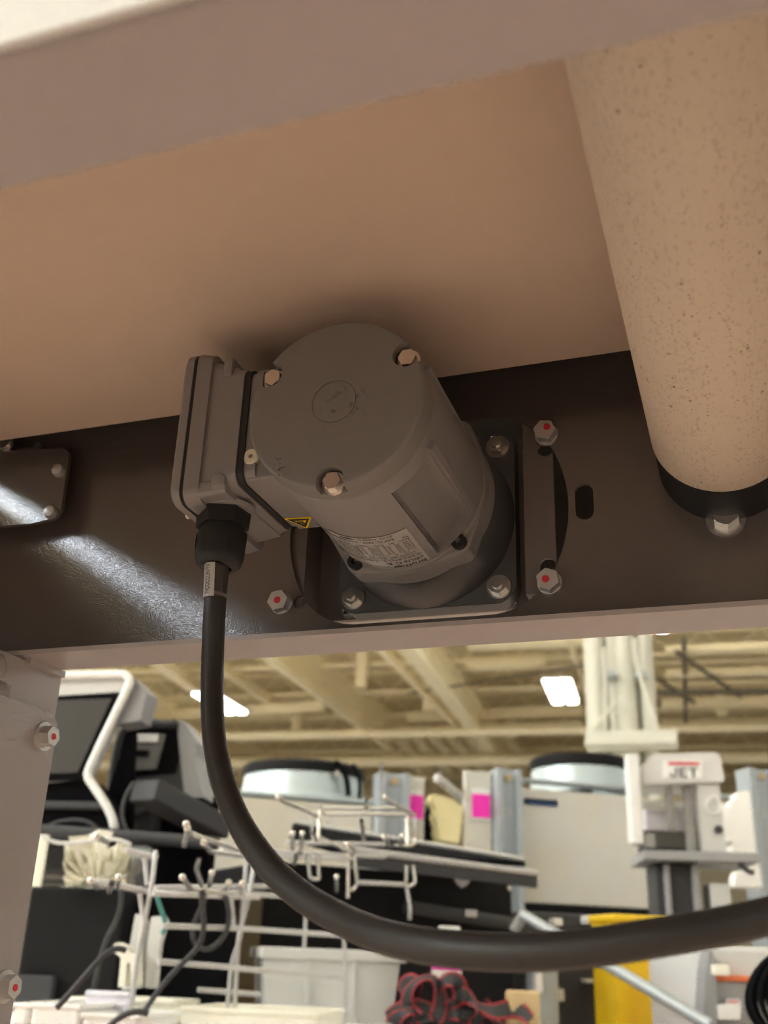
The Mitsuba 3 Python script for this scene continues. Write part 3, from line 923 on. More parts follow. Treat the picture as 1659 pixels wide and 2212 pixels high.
# --- two chest-type machines with fan drums on top
def fan_machine(x0, x1, y0, y1, fan, name_plate, lab, flab):
    m = thing('cooling_unit', lab, 'machine')
    add(m + '__front_panel', R.box(x0, x1, y0, y1, .03, .07, .006), 'steel_panel')
    add(m + '__body', R.box(x0 + 2, x1 - 2, y0 - 2, y1 + 2, .07, .62, .006), 'light_grey')
    add(m + '__base_strip', R.box(x0 + 10, x1 - 1, y1, y1 + 14, .045, .60, .003), 'black_matte')
    if name_plate:
        a, b, c, d = name_plate
        k = add(m + '__name_plate', R.box(a, c, b, d, .026, .032, 0), 'black', label='dark name plate with blue lettering')
        add(k + '__lettering', R.rows('UNDERCOUN', a + 3, d - 3, c - 4, .013, .0255), 'label_blue')
    fx0, fx1, ft, fb = fan
    a, b, c, d = R.span(fx0, fx1, ft, fb)
    rr = (b - a) / 2; cx, cy = (a + b) / 2, .30
    q = thing('fan_drum', flab, 'fan')
    hh = d - c
    add(q + '__drum', R.put(lathe([(rr * 1.05, 0), (rr * 1.04, .012), (rr, .02), (rr * .97, hh * .72), (rr * .93, hh * .72), (rr * .93, 0)], (0, 0, 1), (cx, cy, c), 56)), 'sheet_blue', 40)
    add(q + '__rim', R.put(lathe([(rr * .97, hh * .66), (rr * 1.0, hh * .70), (rr * 1.0, hh * .92), (rr * .95, hh * .98), (rr * .90, hh * .98), (rr * .90, hh * .66)], (0, 0, 1), (cx, cy, c), 56)), 'black_matte', 40)
    add(q + '__hub', R.put(lathe([(0, 0), (rr * .22, 0), (rr * .22, hh * .98), (rr * .18, hh * 1.02), (0, hh * 1.02)], (0, 0, 1), (cx, cy, c), 24)), 'black', 40)
    for k in range(8):
        an = k * math.pi / 4 + .2
        add(q + '__guard_rod', R.put(rod((cx, cy, c + hh * .99), (cx + rr * .95 * math.cos(an), cy + rr * .95 * math.sin(an), c + hh * .95), .006, 6)), 'black_matte')
    return q, (cx, cy, c, rr, hh)


q1, g1 = fan_machine(420, 806, 1724, 1962, (546, 822, 1634, 1716), None, 'wide cream machine on the rack behind the wire hooks, left of the price tags', 'black rimmed blue-grey fan drum above the wire hooks')
q2, g2 = fan_machine(1121, 1424, 1710, 1956, (1212, 1420, 1618, 1703), (1138, 1725, 1210, 1738), 'cream steel machine with a dark name plate, right of the upright marked 13', 'black rimmed blue-grey fan drum below the white column')
cx, cy, c, rr, hh = g1
single('fan_cable', R.put(tube([(cx + rr * .30, cy - rr * .98, c + hh * .95), (cx + rr * .42, cy - rr * 1.02, c + hh * .75), (cx + rr * .50, cy - rr * 1.02, c + hh * .4), (cx + rr * .52, cy - rr * 1.05, c + .01)], .011, 8)), 'black', 'black cable hanging down the fan drum above the wire hooks', 'cable', smooth=True)
single('fan_cable', R.put(tube([(cx + rr * .62, cy - rr * .86, c + hh * .95), (cx + rr * .74, cy - rr * .80, c + hh * .6), (cx + rr * .75, cy - rr * .82, c + .01)], .008, 8)), 'black', 'thinner black cable at the right of the same fan drum', 'cable', smooth=True)
cp = cat([bx(-.012, .012, -.008, .0, -.012, .012).rotate([0, 45, 0])])
lk = cp.copy(); lk.vertices += [cx + rr * .33, cy - rr * 1.0, c + hh * .62]
single('rim_fitting', R.put(lk), 'zinc', 'small shiny fitting on the rim of the fan drum above the wire hooks', 'fitting')

# --- white building column with pipes, in the building's own axes
co = np.array(store_xy(1342, 1500, 0)) * 0
d = ray(1342, 1500); pc = STORE @ (EYE + d * 9.0 / d[1])
colt = thing('column', 'white painted building column with pipes rising to the roof', 'column')
w_ = .305
add(colt + '__shaft', S(rbx(pc[0] - w_, pc[0] + w_ * .94, pc[1], pc[1] + .5, 0, ZC - .02, .02)), 'column_paint')
for ox, r in ((-.20, .075), (-.065, .05), (.045, .085), (.215, .055)):
    add(colt + '__pipe', S(rod((pc[0] + ox, pc[1] - r, 0.02), (pc[0] + ox, pc[1] - r, ZC - .05), r, 20)), 'column_paint', 40)
zt = (STORE @ atY(1342, 1602, 9.0))[2]; zb = (STORE @ atY(1342, 1580, 8.8))[2]
z0_, z1_ = (STORE @ atY(1366, 1616, 8.7))[2], (STORE @ atY(1366, 1586, 8.7))[2]
x0_, x1_ = (STORE @ atY(1268, 1600, 8.7))[0], (STORE @ atY(1464, 1600, 8.7))[0]
add(colt + '__junction_trough', S(rbx(x0_, x1_, pc[1] - .48, pc[1] - .18, z0_, z1_, .01)), 'column_paint')
for pts, r in ((((1372, 1380), (1378, 1440), (1400, 1510), (1416, 1560), (1419, 1590)), .022), (((1330, 1515), (1312, 1540), (1290, 1565), (1272, 1590), (1268, 1612)), .02), (((1305, 1400), (1308, 1480), (1308, 1580)), .016)):
    q = [STORE @ atY(p[0], p[1], 8.72) for p in pts]
    add(colt + '__conduit', S(tube(q, r, 8)), 'column_paint', True)
for (px, py) in ((1316, 1456), (1384, 1456)):
    q = STORE @ atY(px, py, 8.75)
    add(colt + '__clamp', S(bx(q[0] - .05, q[0] + .05, q[1] - .03, q[1] + .12, q[2] - .02, q[2] + .02)), 'galvanised')

# --- the bench mortising machine with its clear guard, on a stand of its own
J = Fr(1480, 1740, 3.5, YAW - 20)
jm = thing('bench_machine', 'light grey bench machine with a clear guard and red and black lettering', 'machine')
add(jm + '__head', J.poly([(1386, 1657), (1404, 1634), (1420, 1628), (1545, 1624), (1556, 1634), (1566, 1688), (1388, 1694)], 0, .26, .01), 'jet_grey')
bz = J.poly([(1431, 1643), (1519, 1644), (1517, 1681), (1431, 1681)], -.004, 0, .004)
lb_ = add(jm + '__badge', bz, 'white_plastic', label='white badge with a red bar over dark lettering')
add(lb_ + '__red_bar', J.box(1443, 1510, 1647, 1653, -.0055, -.004, 0), 'red_ink')
add(lb_ + '__lettering', J.rows('JET', 1445, 1678, 1508, .030, -.0042), 'dark_grey')
add(jm + '__side_rail', J.box(1357, 1383, 1632, 1824, -.03, .05, .004), 'white_plastic', label='white vertical rail left of the guard')
add(jm + '__column_plate', J.poly([(1508, 1690), (1556, 1690), (1572, 1838), (1522, 1838)], .02, .12), 'jet_grey')
add(jm + '__handle', J.line([(1538, 1720), (1546, 1720), (1549, 1757), (1540, 1757), (1538, 1722)], .004, -.0), 'white_plastic', True)
add(jm + '__spindle', J.box(1448, 1462, 1690, 1785, .06, .09, .004), 'mid_grey')
add(jm + '__spindle', J.box(1488, 1506, 1690, 1838, .06, .10, .004), 'mid_grey')
add(jm + '__motor_block', J.box(1404, 1500, 1738, 1786, .12, .22, .006), 'lilac')
add(jm + '__back_plate', J.box(1396, 1518, 1786, 1840, .12, .2, .004), 'dark_grey')
add(jm + '__cross_slide', J.box(1394, 1494, 1722, 1738, .08, .11, .003), 'light_grey')
add(jm + '__chip', J.box(1391, 1414, 1802, 1832, -.02, .03, .004), 'mid_grey')
add(jm + '__table', J.box(1384, 1632, 1843, 1864, -.06, .25, .004), 'mid_grey')
add(jm + '__stand', J.box(1424, 1520, 1866, 2090, .02, .22, .004), 'dark_grey')
add(jm + '__stand_rail', J.box(1500, 1516, 1866, 2060, -.01, .03, .004), 'mid_grey')
add(jm + '__stand_rail', J.box(1440, 1452, 1866, 2060, -.01, .03, .004), 'mid_grey')
add(jm + '__control_box', J.box(1536, 1580, 1908, 1980, .0, .12, .004), 'light_grey')
add(jm + '__knob', J.put(lathe([(0, 0), (.012, 0), (.012, .02), (0, .024)], (0, -1, 0), (J.at(1553, 1791)[0], .018, J.at(1553, 1791)[1]), 16)), 'dark_grey', 40)
add(jm + '__clamp_handle', J.line([(1590, 1862), (1604, 1880), (1622, 1888)], .008, -.04), 'dark_grey', True)
gp = add(jm + '__clear_guard', J.box(1378, 1504, 1690, 1832, -.036, -.034, 0), 'clear_acrylic', label='clear plastic guard')
jb = J.at(1470, 2090)[1]
add(jm + '__base', J.put(rbx(J.at(1400, 2090)[0], J.at(1560, 2090)[0], -.08, .34, -J.p[2] + .001, jb + .01, .01)), 'dark_grey')

# --- white moulded foam behind the machine
fo = Fr(1600, 1780, 4.1, YAW - 20)
single('foam_block', fo.poly([(1556, 1735), (1568, 1732), (1570, 1742), (1578, 1742), (1578, 1728), (1592, 1726), (1590, 1710), (1620, 1708), (1634, 1846), (1585, 1846), (1582, 1815), (1566, 1818), (1560, 1780)], 0, .12, .006), 'foam', 'white moulded foam packing to the right of the clear guard', 'foam')
single('foam_block', fo.poly([(1594, 1880), (1616, 1878), (1618, 1864), (1640, 1862), (1648, 1916), (1592, 1914), (1588, 1896)], 0, .12, .006), 'foam', 'smaller white foam piece below the grey machine table', 'foam')

# --- long black cabinet with a bright edge, right of the wire hooks
B = Fr(960, 1870, 2.7, 46.)
cab_ = thing('black_counter', 'black counter with a bright metal front edge behind the wire hooks', 'counter')
P0, P1 = atD(752, 1834, 2.35), atD(1160, 1887, 2.75)
add(cab_ + '__edge_strip', rod(P0, P1, .0085, 10), 'wire_white', 40, label='bright metal edge strip')
dn = np.array([0, 0, -1.0]); bk_ = np.array([-.35, .9, 0])
add(cab_ + '__apron', Manifold.hull_points(np.array([P0 + dn * .004, P1 + dn * .004, P0 + dn * .035, P1 + dn * .035, P0 + dn * .004 + bk_ * .02, P1 + dn * .004 + bk_ * .02, P0 + dn * .035 + bk_ * .02, P1 + dn * .035 + bk_ * .02])), 'dark_grey')
A0, A1 = atD(626, 1806, 2.6), atD(634, 1778, 2.75)
A2, A3 = atD(1135, 1862, 2.85), atD(752, 1838, 2.45)
add(cab_ + '__top_panel', Manifold.hull_points(np.array([x + o for x in (A0, A1, A2, A3) for o in (np.zeros(3), np.array([0, 0, -.012]))])), 'black')
add(cab_ + '__top_edge', rod(atD(634, 1777, 2.74), atD(1130, 1856, 2.86), .007, 8), 'light_grey')
bf = Fr(1000, 1960, 2.82, 46.)
a, b, _, d = bf.span(560, 1108, 1880, 2200)
add(cab_ + '__front', bf.put(rbx(a, b, 0, .5, -bf.p[2] + .001, d, .006)), 'black_matte')
bt = thing('round_sticker', 'pale pink rounded sticker on the black counter front', 'sticker')
add(bt + '__paper', bf.poly([(980, 1886), (1017, 1890), (1016, 1902), (1008, 1912), (998, 1918), (988, 1912), (980, 1900)], -.002, -.0004, .004), 'lilac')
single('counter_rail', bf.line([(860, 1960), (1110, 2000)], .018, -.04), 'dark_grey', 'dark grey rail running across the black counter front', 'rail')
single('rail_label', bf.box(979, 1003, 1966, 1982, -.066, -.06, .001), 'light_grey', 'small worn label on the dark rail of the black counter', 'label')
single('hose_end', bf.line([(960, 1880), (1000, 1888), (1045, 1892), (1052, 1892)], .008, -.015), 'black', 'thin dark hose under the bright counter edge', 'hose', smooth=True)
for y_ in (1902, 1919):
    q = bf.at(1105, y_)
    single('round_bolt', bf.put(lathe([(0, 0), (.008, 0), (.007, .006), (0, .009)], (0, -1, 0), (q[0] - .01, 0, q[1]), 14)), 'chrome', ('upper', 'lower')[y_ > 1910] + ' bright bolt at the right end of the black counter', 'bolt', smooth=40)

# --- kiosk with a white framed screen, card reader and scanner arm, at the left
Kf = Fr(200, 1600, 2.45, 12.)
ks = thing('checkout_kiosk', 'self-checkout kiosk with a white framed dark screen behind the leg', 'kiosk')
add(ks + '__screen_back', Kf.poly([(60, 1456), (272, 1452), (286, 1464), (186, 1676), (60, 1692)], .012, .05, .01), 'light_grey')
add(ks + '__screen_border', Kf.poly([(60, 1506), (256, 1494), (180, 1682), (60, 1688)], .006, .012), 'black')
add(ks + '__screen', Kf.poly([(60, 1514), (240, 1508), (166, 1668), (60, 1672)], .003, .006), 'screen_glass', label='dark switched-off screen')
add(ks + '__white_trim', chain([Kf.w(Kf.at(*q)[0], 0, Kf.at(*q)[1]) for q in [(60, 1461), (150, 1459), (268, 1456), (279, 1464), (281, 1476), (250, 1540), (215, 1612), (190, 1668), (191, 1682), (204, 1700), (232, 1742), (244, 1770), (248, 1792)]], .0105, 12), 'white_plastic', True, label='white trim running round the screen and down the stand')
add(ks + '__side_shell', Kf.poly([(276, 1452), (288, 1462), (312, 1490), (296, 1552), (240, 1562), (284, 1476)], .02, .10, .004), 'side_grey')
add(ks + '__lower_body', Kf.poly([(60, 1686), (184, 1680), (232, 1746), (244, 1800), (60, 1800)], .03, .12), 'black')
add(ks + '__neck', Kf.poly([(236, 1566), (254, 1562), (248, 1640), (244, 1800), (190, 1690)], .125, .145, .004), 'black')
add(ks + '__tray', Kf.box(60, 225, 1730, 1746, .0, .04), 'dark_grey')
add(ks + '__pedestal', Kf.put(rbx(Kf.at(60, 1800)[0], Kf.at(225, 1800)[0], .06, .14, -Kf.p[2] + .001, Kf.at(200, 1800)[1], .01)), 'black_matte')
Cf = Fr(330, 1650, 2.6, 12.)
cr = thing('card_reader', 'dark grey card reader with rounded top beside the white framed screen', 'card reader')
add(cr + '__housing', Cf.poly([(254, 1590), (272, 1562), (300, 1557), (384, 1556), (398, 1566), (412, 1590), (410, 1620), (434, 1722), (372, 1726), (250, 1770), (240, 1700), (244, 1640)], .02, .12, .008), 'dark_grey')
add(cr + '__side_face', Cf.poly([(382, 1553), (396, 1556), (421, 1598), (418, 1630), (436, 1722), (396, 1722), (382, 1590)], .01, .11, .003), 'side_grey')
add(cr + '__bay', Cf.poly([(266, 1584), (280, 1570), (384, 1573), (392, 1588), (374, 1668), (248, 1676), (256, 1624)], .016, .024, .004), 'black')
add(cr + '__terminal', Cf.poly([(278, 1590), (356, 1584), (334, 1660), (260, 1664)], .004, .016, .003), 'terminal_grey')
add(cr + '__slot', Cf.box(290, 320, 1620, 1634, .0, .004, .001), 'black')
add(cr + '__lit_label', Cf.box(296, 342, 1585, 1604, -.002, .004, .002), 'white_plastic', label='bright white label')
add(cr + '__arch_rim', Cf.line([(240, 1720), (243, 1660), (252, 1610), (270, 1570), (300, 1560), (380, 1558)], .010, .005), 'dark_grey', True)
add(cr + '__post', Cf.put(rbx(Cf.at(285, 1700)[0], Cf.at(330, 1700)[0], .04, .1, -Cf.p[2] + .001, Cf.at(300, 1690)[1], .01)), 'dark_grey')
add(cr + '__backing', Cf.put(rbx(Cf.at(236, 1700)[0], Cf.at(440, 1700)[0], .13, .17, -Cf.p[2] + .001, Cf.at(300, 1700)[1], .01)), 'black')
E0, E1 = atD(318, 1706, 2.4), atD(478, 1790, 2.6)
ax = (E1 - E0) / np.linalg.norm(E1 - E0)
sa = rbx(0, np.linalg.norm(E1 - E0), -.03, .05, -.026, .026, .005)
t = tri(sa); sd = np.cross([0, 0, 1], ax); sd /= np.linalg.norm(sd); up = np.cross(ax, sd)
t.vertices = E0 + t.vertices[:, :1] * ax + t.vertices[:, 1:2] * sd + t.vertices[:, 2:] * up
single('scanner_arm', t, 'dark_grey', 'dark grey slanting box below the card reader, partly behind the black cable', 'scanner')
single('black_tube', Fr(250, 1806, 2.25, 14.).line([(60, 1792), (260, 1806), (470, 1822)], .014), 'dark_grey', 'dark tube running across below the white framed screen', 'tube', smooth=True)
for i, (p, lab_) in enumerate((([(84, 1800), (110, 1782), (150, 1772), (190, 1776), (212, 1794)], 'thin dark cable arched over the dark tube at the left'), ([(290, 1690), (270, 1725), (264, 1760), (280, 1800)], 'thin dark cable hanging below the card reader'))):
    single('thin_cable', Fr(*p[2], 2.3, 14.).line(p, .0045, .0), 'dark_grey', lab_, 'cable', smooth=True)

# --- clear bin of crumpled paper on a black box, left
Q = Fr(160, 1860, 2.0, 18.)
cbn = thing('clear_bin', 'clear acrylic bin with a cream corner post standing on the black box', 'bin')
add(cbn + '__corner_post', Q.poly([(84, 1802), (104, 1803), (86, 1916), (66, 1914)], -.004, .012), 'cream_plastic', label='cream corner post')
a, z0b = Q.at(90, 1914); b, z1b = Q.at(284, 1812)
add(cbn + '__front_pane', Q.put(bx(a, b, -.001, 0, z0b, z1b)), 'clear_acrylic')
add(cbn + '__side_pane', Q.put(bx(b - .001, b, 0, .18, z0b, z1b)), 'clear_acrylic')
add(cbn + '__back_pane', Q.put(bx(a, b, .18, .184, z0b, z1b)), 'mid_grey')
add(cbn + '__rim', Q.line([(92, 1806), (200, 1816), (262, 1816), (284, 1826)], .004, -.003), 'light_grey', True)
pp_ = thing('crumpled_paper', 'cream crumpled paper inside the clear bin', 'paper', kind='stuff')
prg = np.random.default_rng(5)
ms = []
for (px, py, a0_, a1_, r0, yy) in ((176, 1902, 75, 200, .135, .05), (196, 1906, 40, 150, .120, .10), (212, 1908, 10, 120, .105, .06), (160, 1910, 110, 185, .10, .12), (224, 1906, 60, 165, .095, .14), (200, 1912, 60, 130, .07, .03)):
    q = Q.at(px, py)
    aa = np.radians(np.linspace(a0_, a1_, 12)); k_ = np.arange(12)
    rr_ = r0 * (.72 + .28 * prg.random(12)); dd_ = .018 * (-1.0) ** k_ + .012 * prg.standard_normal(12)
    inner = np.c_[q[0] + .012 * np.cos(aa), yy + dd_ * .2, q[1] + .006 * np.sin(aa)]
    mid_ = np.c_[q[0] + .6 * rr_ * np.cos(aa) * 1.1, yy + dd_, q[1] + .45 * rr_ * np.sin(aa)]
    outer = np.c_[q[0] + rr_ * np.cos(aa) * 1.1, yy + dd_ * 1.3 - .01, q[1] + .78 * rr_ * np.sin(aa)]
    v = np.vstack([inner, mid_, outer]); v[:, 2] = np.maximum(v[:, 2], z0b + .002); v[:, 0] = np.clip(v[:, 0], a + .03, b - .003); v[:, 1] = np.clip(v[:, 1], .004, .176)
    fa = []
    for j_ in range(2):
        for i in range(11):
            e = j_ * 12 + i; fa += [[e, e + 1, e + 13], [e, e + 13, e + 12]]
    ms.append(trimesh.Trimesh(v, fa, process=False))
scene[pp_] = mikit.ply(Q.put(cat(ms)), 'paper', False)
ZCNT = Fr(300, 2180, 1.75, 10.).w(0, 0, Fr(300, 2180, 1.75, 10.).at(500, 2226)[1])[2]      # top of the low counter
Qb = Fr(150, 2030, 2.02, 18.)
a, b, c, d = Qb.span(46, 258, 1918, 2172)
bb_ = thing('black_box', 'large black box under the clear bin beside the leg', 'box')
add(bb_ + '__case', Qb.put(rbx(a, b, 0, .24, ZCNT - Qb.p[2] + .0006, d, .006)), 'black_matte')
add(bb_ + '__rear_wing', Qb.put(rbx(b + .001, b + .19, .10, .24, ZCNT - Qb.p[2] + .0006, d + .004, .006)), 'black')
add(bb_ + '__front_step', Qb.box(46, 122, 2106, 2172, -.03, .0, .004), 'dark_grey')

# --- wire display rack
wr_ = thing('wire_rack', 'white wire display rack with hooks in front of the black counter', 'rack')
RW = .0042
rails = [[(478, 1836, 1.95), (832, 1851, 2.25)], [(500, 1848, 1.93), (760, 1856, 2.12)], [(208, 1904, 1.70), (335, 1928, 1.76)], [(335, 1918, 1.78), (650, 1913, 2.05)], [(330, 1930, 1.72), (560, 1938, 1.86)], [(500, 1929, 1.86), (620, 1936, 1.95)],
         [(774, 1906, 2.15), (878, 1911, 2.22)], [(352, 2000, 1.74), (530, 2006, 1.84)], [(530, 2006, 1.84), (742, 2021, 1.95)], [(342, 2077, 1.72), (505, 2090, 1.80)], [(505, 2091, 1.80), (748, 2113, 1.93)], [(428, 2138, 1.9), (560, 2148, 1.96)],
         [(272, 1836, 1.78), (340, 1852, 1.80)], [(620, 1820, 2.15), (832, 1824, 2.28)]]
for p in rails:
    add(wr_ + '__rail', wires([p], RW * 1.15), 'wire_white', 40)
ups = [[(336, 1838, 1.78), (330, 1900, 1.75), (312, 1996, 1.72), (296, 2070, 1.71), (284, 2176, 1.70)], [(532, 1848, 1.90), (528, 1930, 1.87), (521, 2020, 1.84), (500, 2080, 1.82), (491, 2182, 1.80)], [(548, 1870, 1.92), (538, 1940, 1.88), (516, 2020, 1.84), (512, 2080, 1.82), (507, 2176, 1.80)],
       [(500, 1935, 1.86), (506, 2002, 1.85)], [(312, 1852, 1.79), (318, 1912, 1.77)], [(302, 1930, 1.74), (312, 2000, 1.72)], [(661, 1975, 1.95), (657, 2050, 1.94)], [(742, 2020, 1.95), (748, 2100, 1.94), (741, 2214, 1.93)], [(877, 1911, 2.22), (886, 1960, 2.2), (885, 1986, 2.2)]]
for p in ups:
    add(wr_ + '__upright', wires([p], RW), 'wire_white', True)
hooks = [[(664, 1849, 2.02), (670, 1898, 2.05), (690, 1900, 2.06), (686, 1851, 2.02)], [(753, 1840, 2.12), (751, 1940, 2.1)], [(765, 1848, 2.1), (772, 1908, 2.12), (764, 1922, 2.12), (752, 1922, 2.1)], [(878, 1869, 2.22), (877, 1905, 2.22)], [(892, 1869, 2.22), (897, 1906, 2.22), (888, 1914, 2.22), (874, 1914, 2.22)],
         [(600, 1720, 1.95), (615, 1732, 2.05), (682, 1759, 2.3)], [(672, 1760, 2.25), (676, 1822, 2.25)], [(690, 1752, 2.3), (688, 1816, 2.25), (700, 1822, 2.2)], [(695, 1744, 2.35), (868, 1746, 2.45)], [(700, 1757, 2.28), (874, 1759, 2.40)], [(832, 1722, 2.1), (846, 1734, 2.2), (896, 1760, 2.4)],
         [(880, 1762, 2.4), (880, 1826, 2.35)], [(894, 1764, 2.4), (899, 1818, 2.38), (888, 1828, 2.36), (852, 1826, 2.3)], [(692, 1810, 2.25), (730, 1828, 2.15), (762, 1842, 2.05)], [(781, 1772, 2.0), (787, 1822, 2.3)], [(792, 1728, 2.2), (792, 1746, 2.35)],
         [(402, 1780, 1.45), (410, 1800, 1.55), (440, 1812, 1.6), (530, 1840, 1.88)], [(406, 1790, 1.45), (398, 1826, 1.6)], [(440, 1820, 1.5), (455, 1840, 1.7), (530, 1850, 1.9)], [(394, 1895, 1.5), (412, 1920, 1.65), (540, 1935, 1.87)], [(430, 1858, 1.6), (424, 1876, 1.7), (436, 1912, 1.8)],
         [(458, 1886, 1.6), (452, 1914, 1.82)], [(494, 1906, 1.65), (492, 1922, 1.82)], [(523, 1908, 1.65), (520, 1935, 1.86)], [(196, 1902, 1.4), (212, 1918, 1.6)], [(242, 1908, 1.35), (236, 1925, 1.6)], [(210, 1808, 1.4), (232, 1820, 1.7)], [(257, 1895, 1.4), (255, 1916, 1.7)],
         [(632, 1800, 1.85), (632, 1832, 2.1)], [(653, 1800, 1.85), (650, 1830, 2.0), (648, 1842, 2.05)], [(640, 1848, 1.8), (636, 1866, 1.95)], [(678, 1798, 1.9), (684, 1815, 2.2)], [(727, 1895, 1.85), (727, 1925, 2.05)], [(829, 1808, 1.95), (842, 1828, 2.3)], [(868, 1806, 2.0), (866, 1826, 2.3)], [(750, 1824, 1.7), (766, 1836, 2.1)], [(824, 1650, 3.0), (822, 1680, 3.3)], [(950, 1664, 3.2), (948, 1690, 3.5)]]
for p in hooks:
    add(wr_ + '__hook', wires([p], RW), 'chrome', True)
for (px, py, D) in ((600, 1721, 1.94), (402, 1780, 1.44), (405, 1789, 1.44), (394, 1895, 1.49), (458, 1885, 1.59), (196, 1902, 1.39), (210, 1807, 1.39), (832, 1722, 2.09), (829, 1808, 1.94), (750, 1824, 1.69), (494, 1906, 1.64), (632, 1800, 1.84), (653, 1800, 1.84), (727, 1894, 1.84), (257, 1895, 1.39), (440, 1820, 1.49), (523, 1908, 1.64), (868, 1806, 1.99)):
    t = trimesh.creation.icosphere(2, .0052); t.vertices += atD(px, py, D)
    add(wr_ + '__hook_tip', t, 'chrome', True)
cbl = [([(437, 1925, 1.68), (440, 1990, 1.70), (430, 2040, 1.70), (395, 2080, 1.69), (350, 2130, 1.68), (300, 2205, 1.66)], 'thin grey cable hanging from a wire hook down to the trays'),
       ([(486, 1935, 1.80), (495, 1980, 1.8), (478, 2030, 1.8), (440, 2050, 1.8), (422, 2036, 1.8), (424, 1985, 1.8), (440, 1930, 1.78)], 'thin looped cable hanging in the wire rack'),
       ([(270, 2053, 1.62), (235, 2056, 1.6), (200, 2090, 1.58), (165, 2130, 1.57), (122, 2178, 1.56)], 'dark cable running from the cream plug down to the trays'),
       ([(262, 1920, 1.8), (256, 1975, 1.8), (230, 2030, 1.82), (212, 2090, 1.84), (200, 2140, 1.86)], 'dark cable hanging in front of the black box'),
       ([(320, 2190, 1.55), (290, 2186, 1.55), (262, 2196, 1.55), (230, 2225, 1.55)], 'grey cable curling over the white trays')]
for p, lab_ in cbl:
    single('thin_cable', tube([atD(*q) for q in p], .0045, 10), 'dark_grey', lab_, 'cable', smooth=True)
single('teal_cord', tube([atD(*q) for q in ((340, 1936, 1.76), (352, 1975, 1.76), (356, 2000, 1.76), (350, 2016, 1.76))], .004, 8), 'teal', 'short teal cord hanging behind the left wire upright', 'cord', smooth=True)

# --- things on the low white counter in front of the rack
Lb = Fr(300, 2180, 1.75, 10.)
sh = thing('low_counter', 'long white counter top along the bottom of the picture', 'counter')
zc_ = Lb.at(500, 2226)[1]
add(sh + '__top', Lb.put(rbx(-.75, 1.35, -.12, .46, zc_ - .03, zc_, .004)), 'white_plastic')
for x_ in (-.70, 1.28):
    add(sh + '__end_panel', Lb.put(bx(x_, x_ + .03, -.08, .44, -Lb.p[2] + .001, zc_ - .03)), 'light_grey')


def on_counter(pxl, pxr, pyt, D, dep, r=.004, yaw=10.):
    f = Fr((pxl + pxr) / 2, pyt + 20, D, yaw)
    a, _ = f.at(pxl, pyt + 20); b, _ = f.at(pxr, pyt + 20)
    _, d_ = f.at((pxl + pxr) / 2, pyt)
    base_ = zc_ + Lb.p[2] - f.p[2] + .0006
    return f, a, b, base_, d_


def tray(pxl, pxr, pyt, D, dep, lab_, mat='white_plastic'):
    f, a, b, z0q, z1q = on_counter(pxl, pxr, pyt, D, dep)
    if z1q - z0q < .012:
        z1q = z0q + .012
    k = thing('tray', lab_, 'tray')
    o = rbx(a, b, 0, dep, z0q, z1q, .006) - bx(a + .006, b - .006, .006, dep - .006, z0q + .006, z1q + .05)
    add(k + '__shell', f.put(o), mat)
    add(k + '__rim', f.put(cat([rod((a, 0, z1q), (b, 0, z1q), .004, 8), rod((a, dep, z1q), (b, dep, z1q), .004, 8), rod((a, 0, z1q), (a, dep, z1q), .004, 8), rod((b, 0, z1q), (b, dep, z1q), .004, 8)])), mat, 40)


tray(26, 62, 2172, 1.62, .2, 'narrow white tray beside the leg')
tray(66, 172, 2174, 1.60, .2, 'white tray at the lower left beside the narrow tray')
tray(176, 300, 2196, 1.58, .18, 'low white tray under the ridged label')
tray(150, 372, 2162, 1.80, .14, 'cream tray behind the ridged label', 'cream_plastic')
tray(388, 690, 2186, 1.66, .2, 'wide cream tray in front of the grey tote', 'cream_plastic')
f, a, b, z0q, z1q = on_counter(184, 276, 2140, 1.72, .03)
k = thing('ridged_label', 'pale lilac ridged label strip above the white trays', 'label strip')
add(k + '__card', f.put(cat([bx(a, b, 0, .012, z0q, z1q)] + [rod((a, -.001, z0q + (z1q - z0q) * t_), (b, -.001, z0q + (z1q - z0q) * t_), .0035, 8) for t_ in (.1, .36, .62, .9)])), 'lilac')
# grey tote
f = Fr(700, 2130, 2.05, 30.)
a, b, _, d = f.span(566, 872, 2052, 2212); z0q = zc_ + Lb.p[2] - f.p[2] + .0006
to = thing('tote', 'light grey plastic tote with a rolled rim behind the wire rack', 'tote')
o = Manifold.hull_points(np.array([(x, y, z) for (x0, x1, y0, y1, z) in ((a + .012, b - .02, .012, .24, z0q), (a, b - .006, 0, .26, d)) for x in (x0, x1) for y in (y0, y1)]))
i_ = Manifold.hull_points(np.array([(x, y, z) for (x0, x1, y0, y1, z) in ((a + .018, b - .026, .018, .234, z0q + .006), (a + .006, b - .012, .006, .254, d + .01)) for x in (x0, x1) for y in (y0, y1)]))
add(to + '__shell', f.put(o - i_), 'light_grey')
add(to + '__rim', f.put(cat([rbx(a - .006, b, -.008, .008, d - .02, d + .002, .004), rbx(a - .006, b, .252, .268, d - .02, d + .002, .004), rbx(a - .008, a + .006, -.008, .268, d - .02, d + .002, .004), rbx(b - .012, b + .004, -.008, .268, d - .02, d + .002, .004)])), 'light_grey', 30)
for x_ in (.30, .62):
    add(to + '__rib', f.put(bx(a + (b - a) * x_, a + (b - a) * x_ + .008, -.004, .006, z0q + .01, d - .02)), 'light_grey')
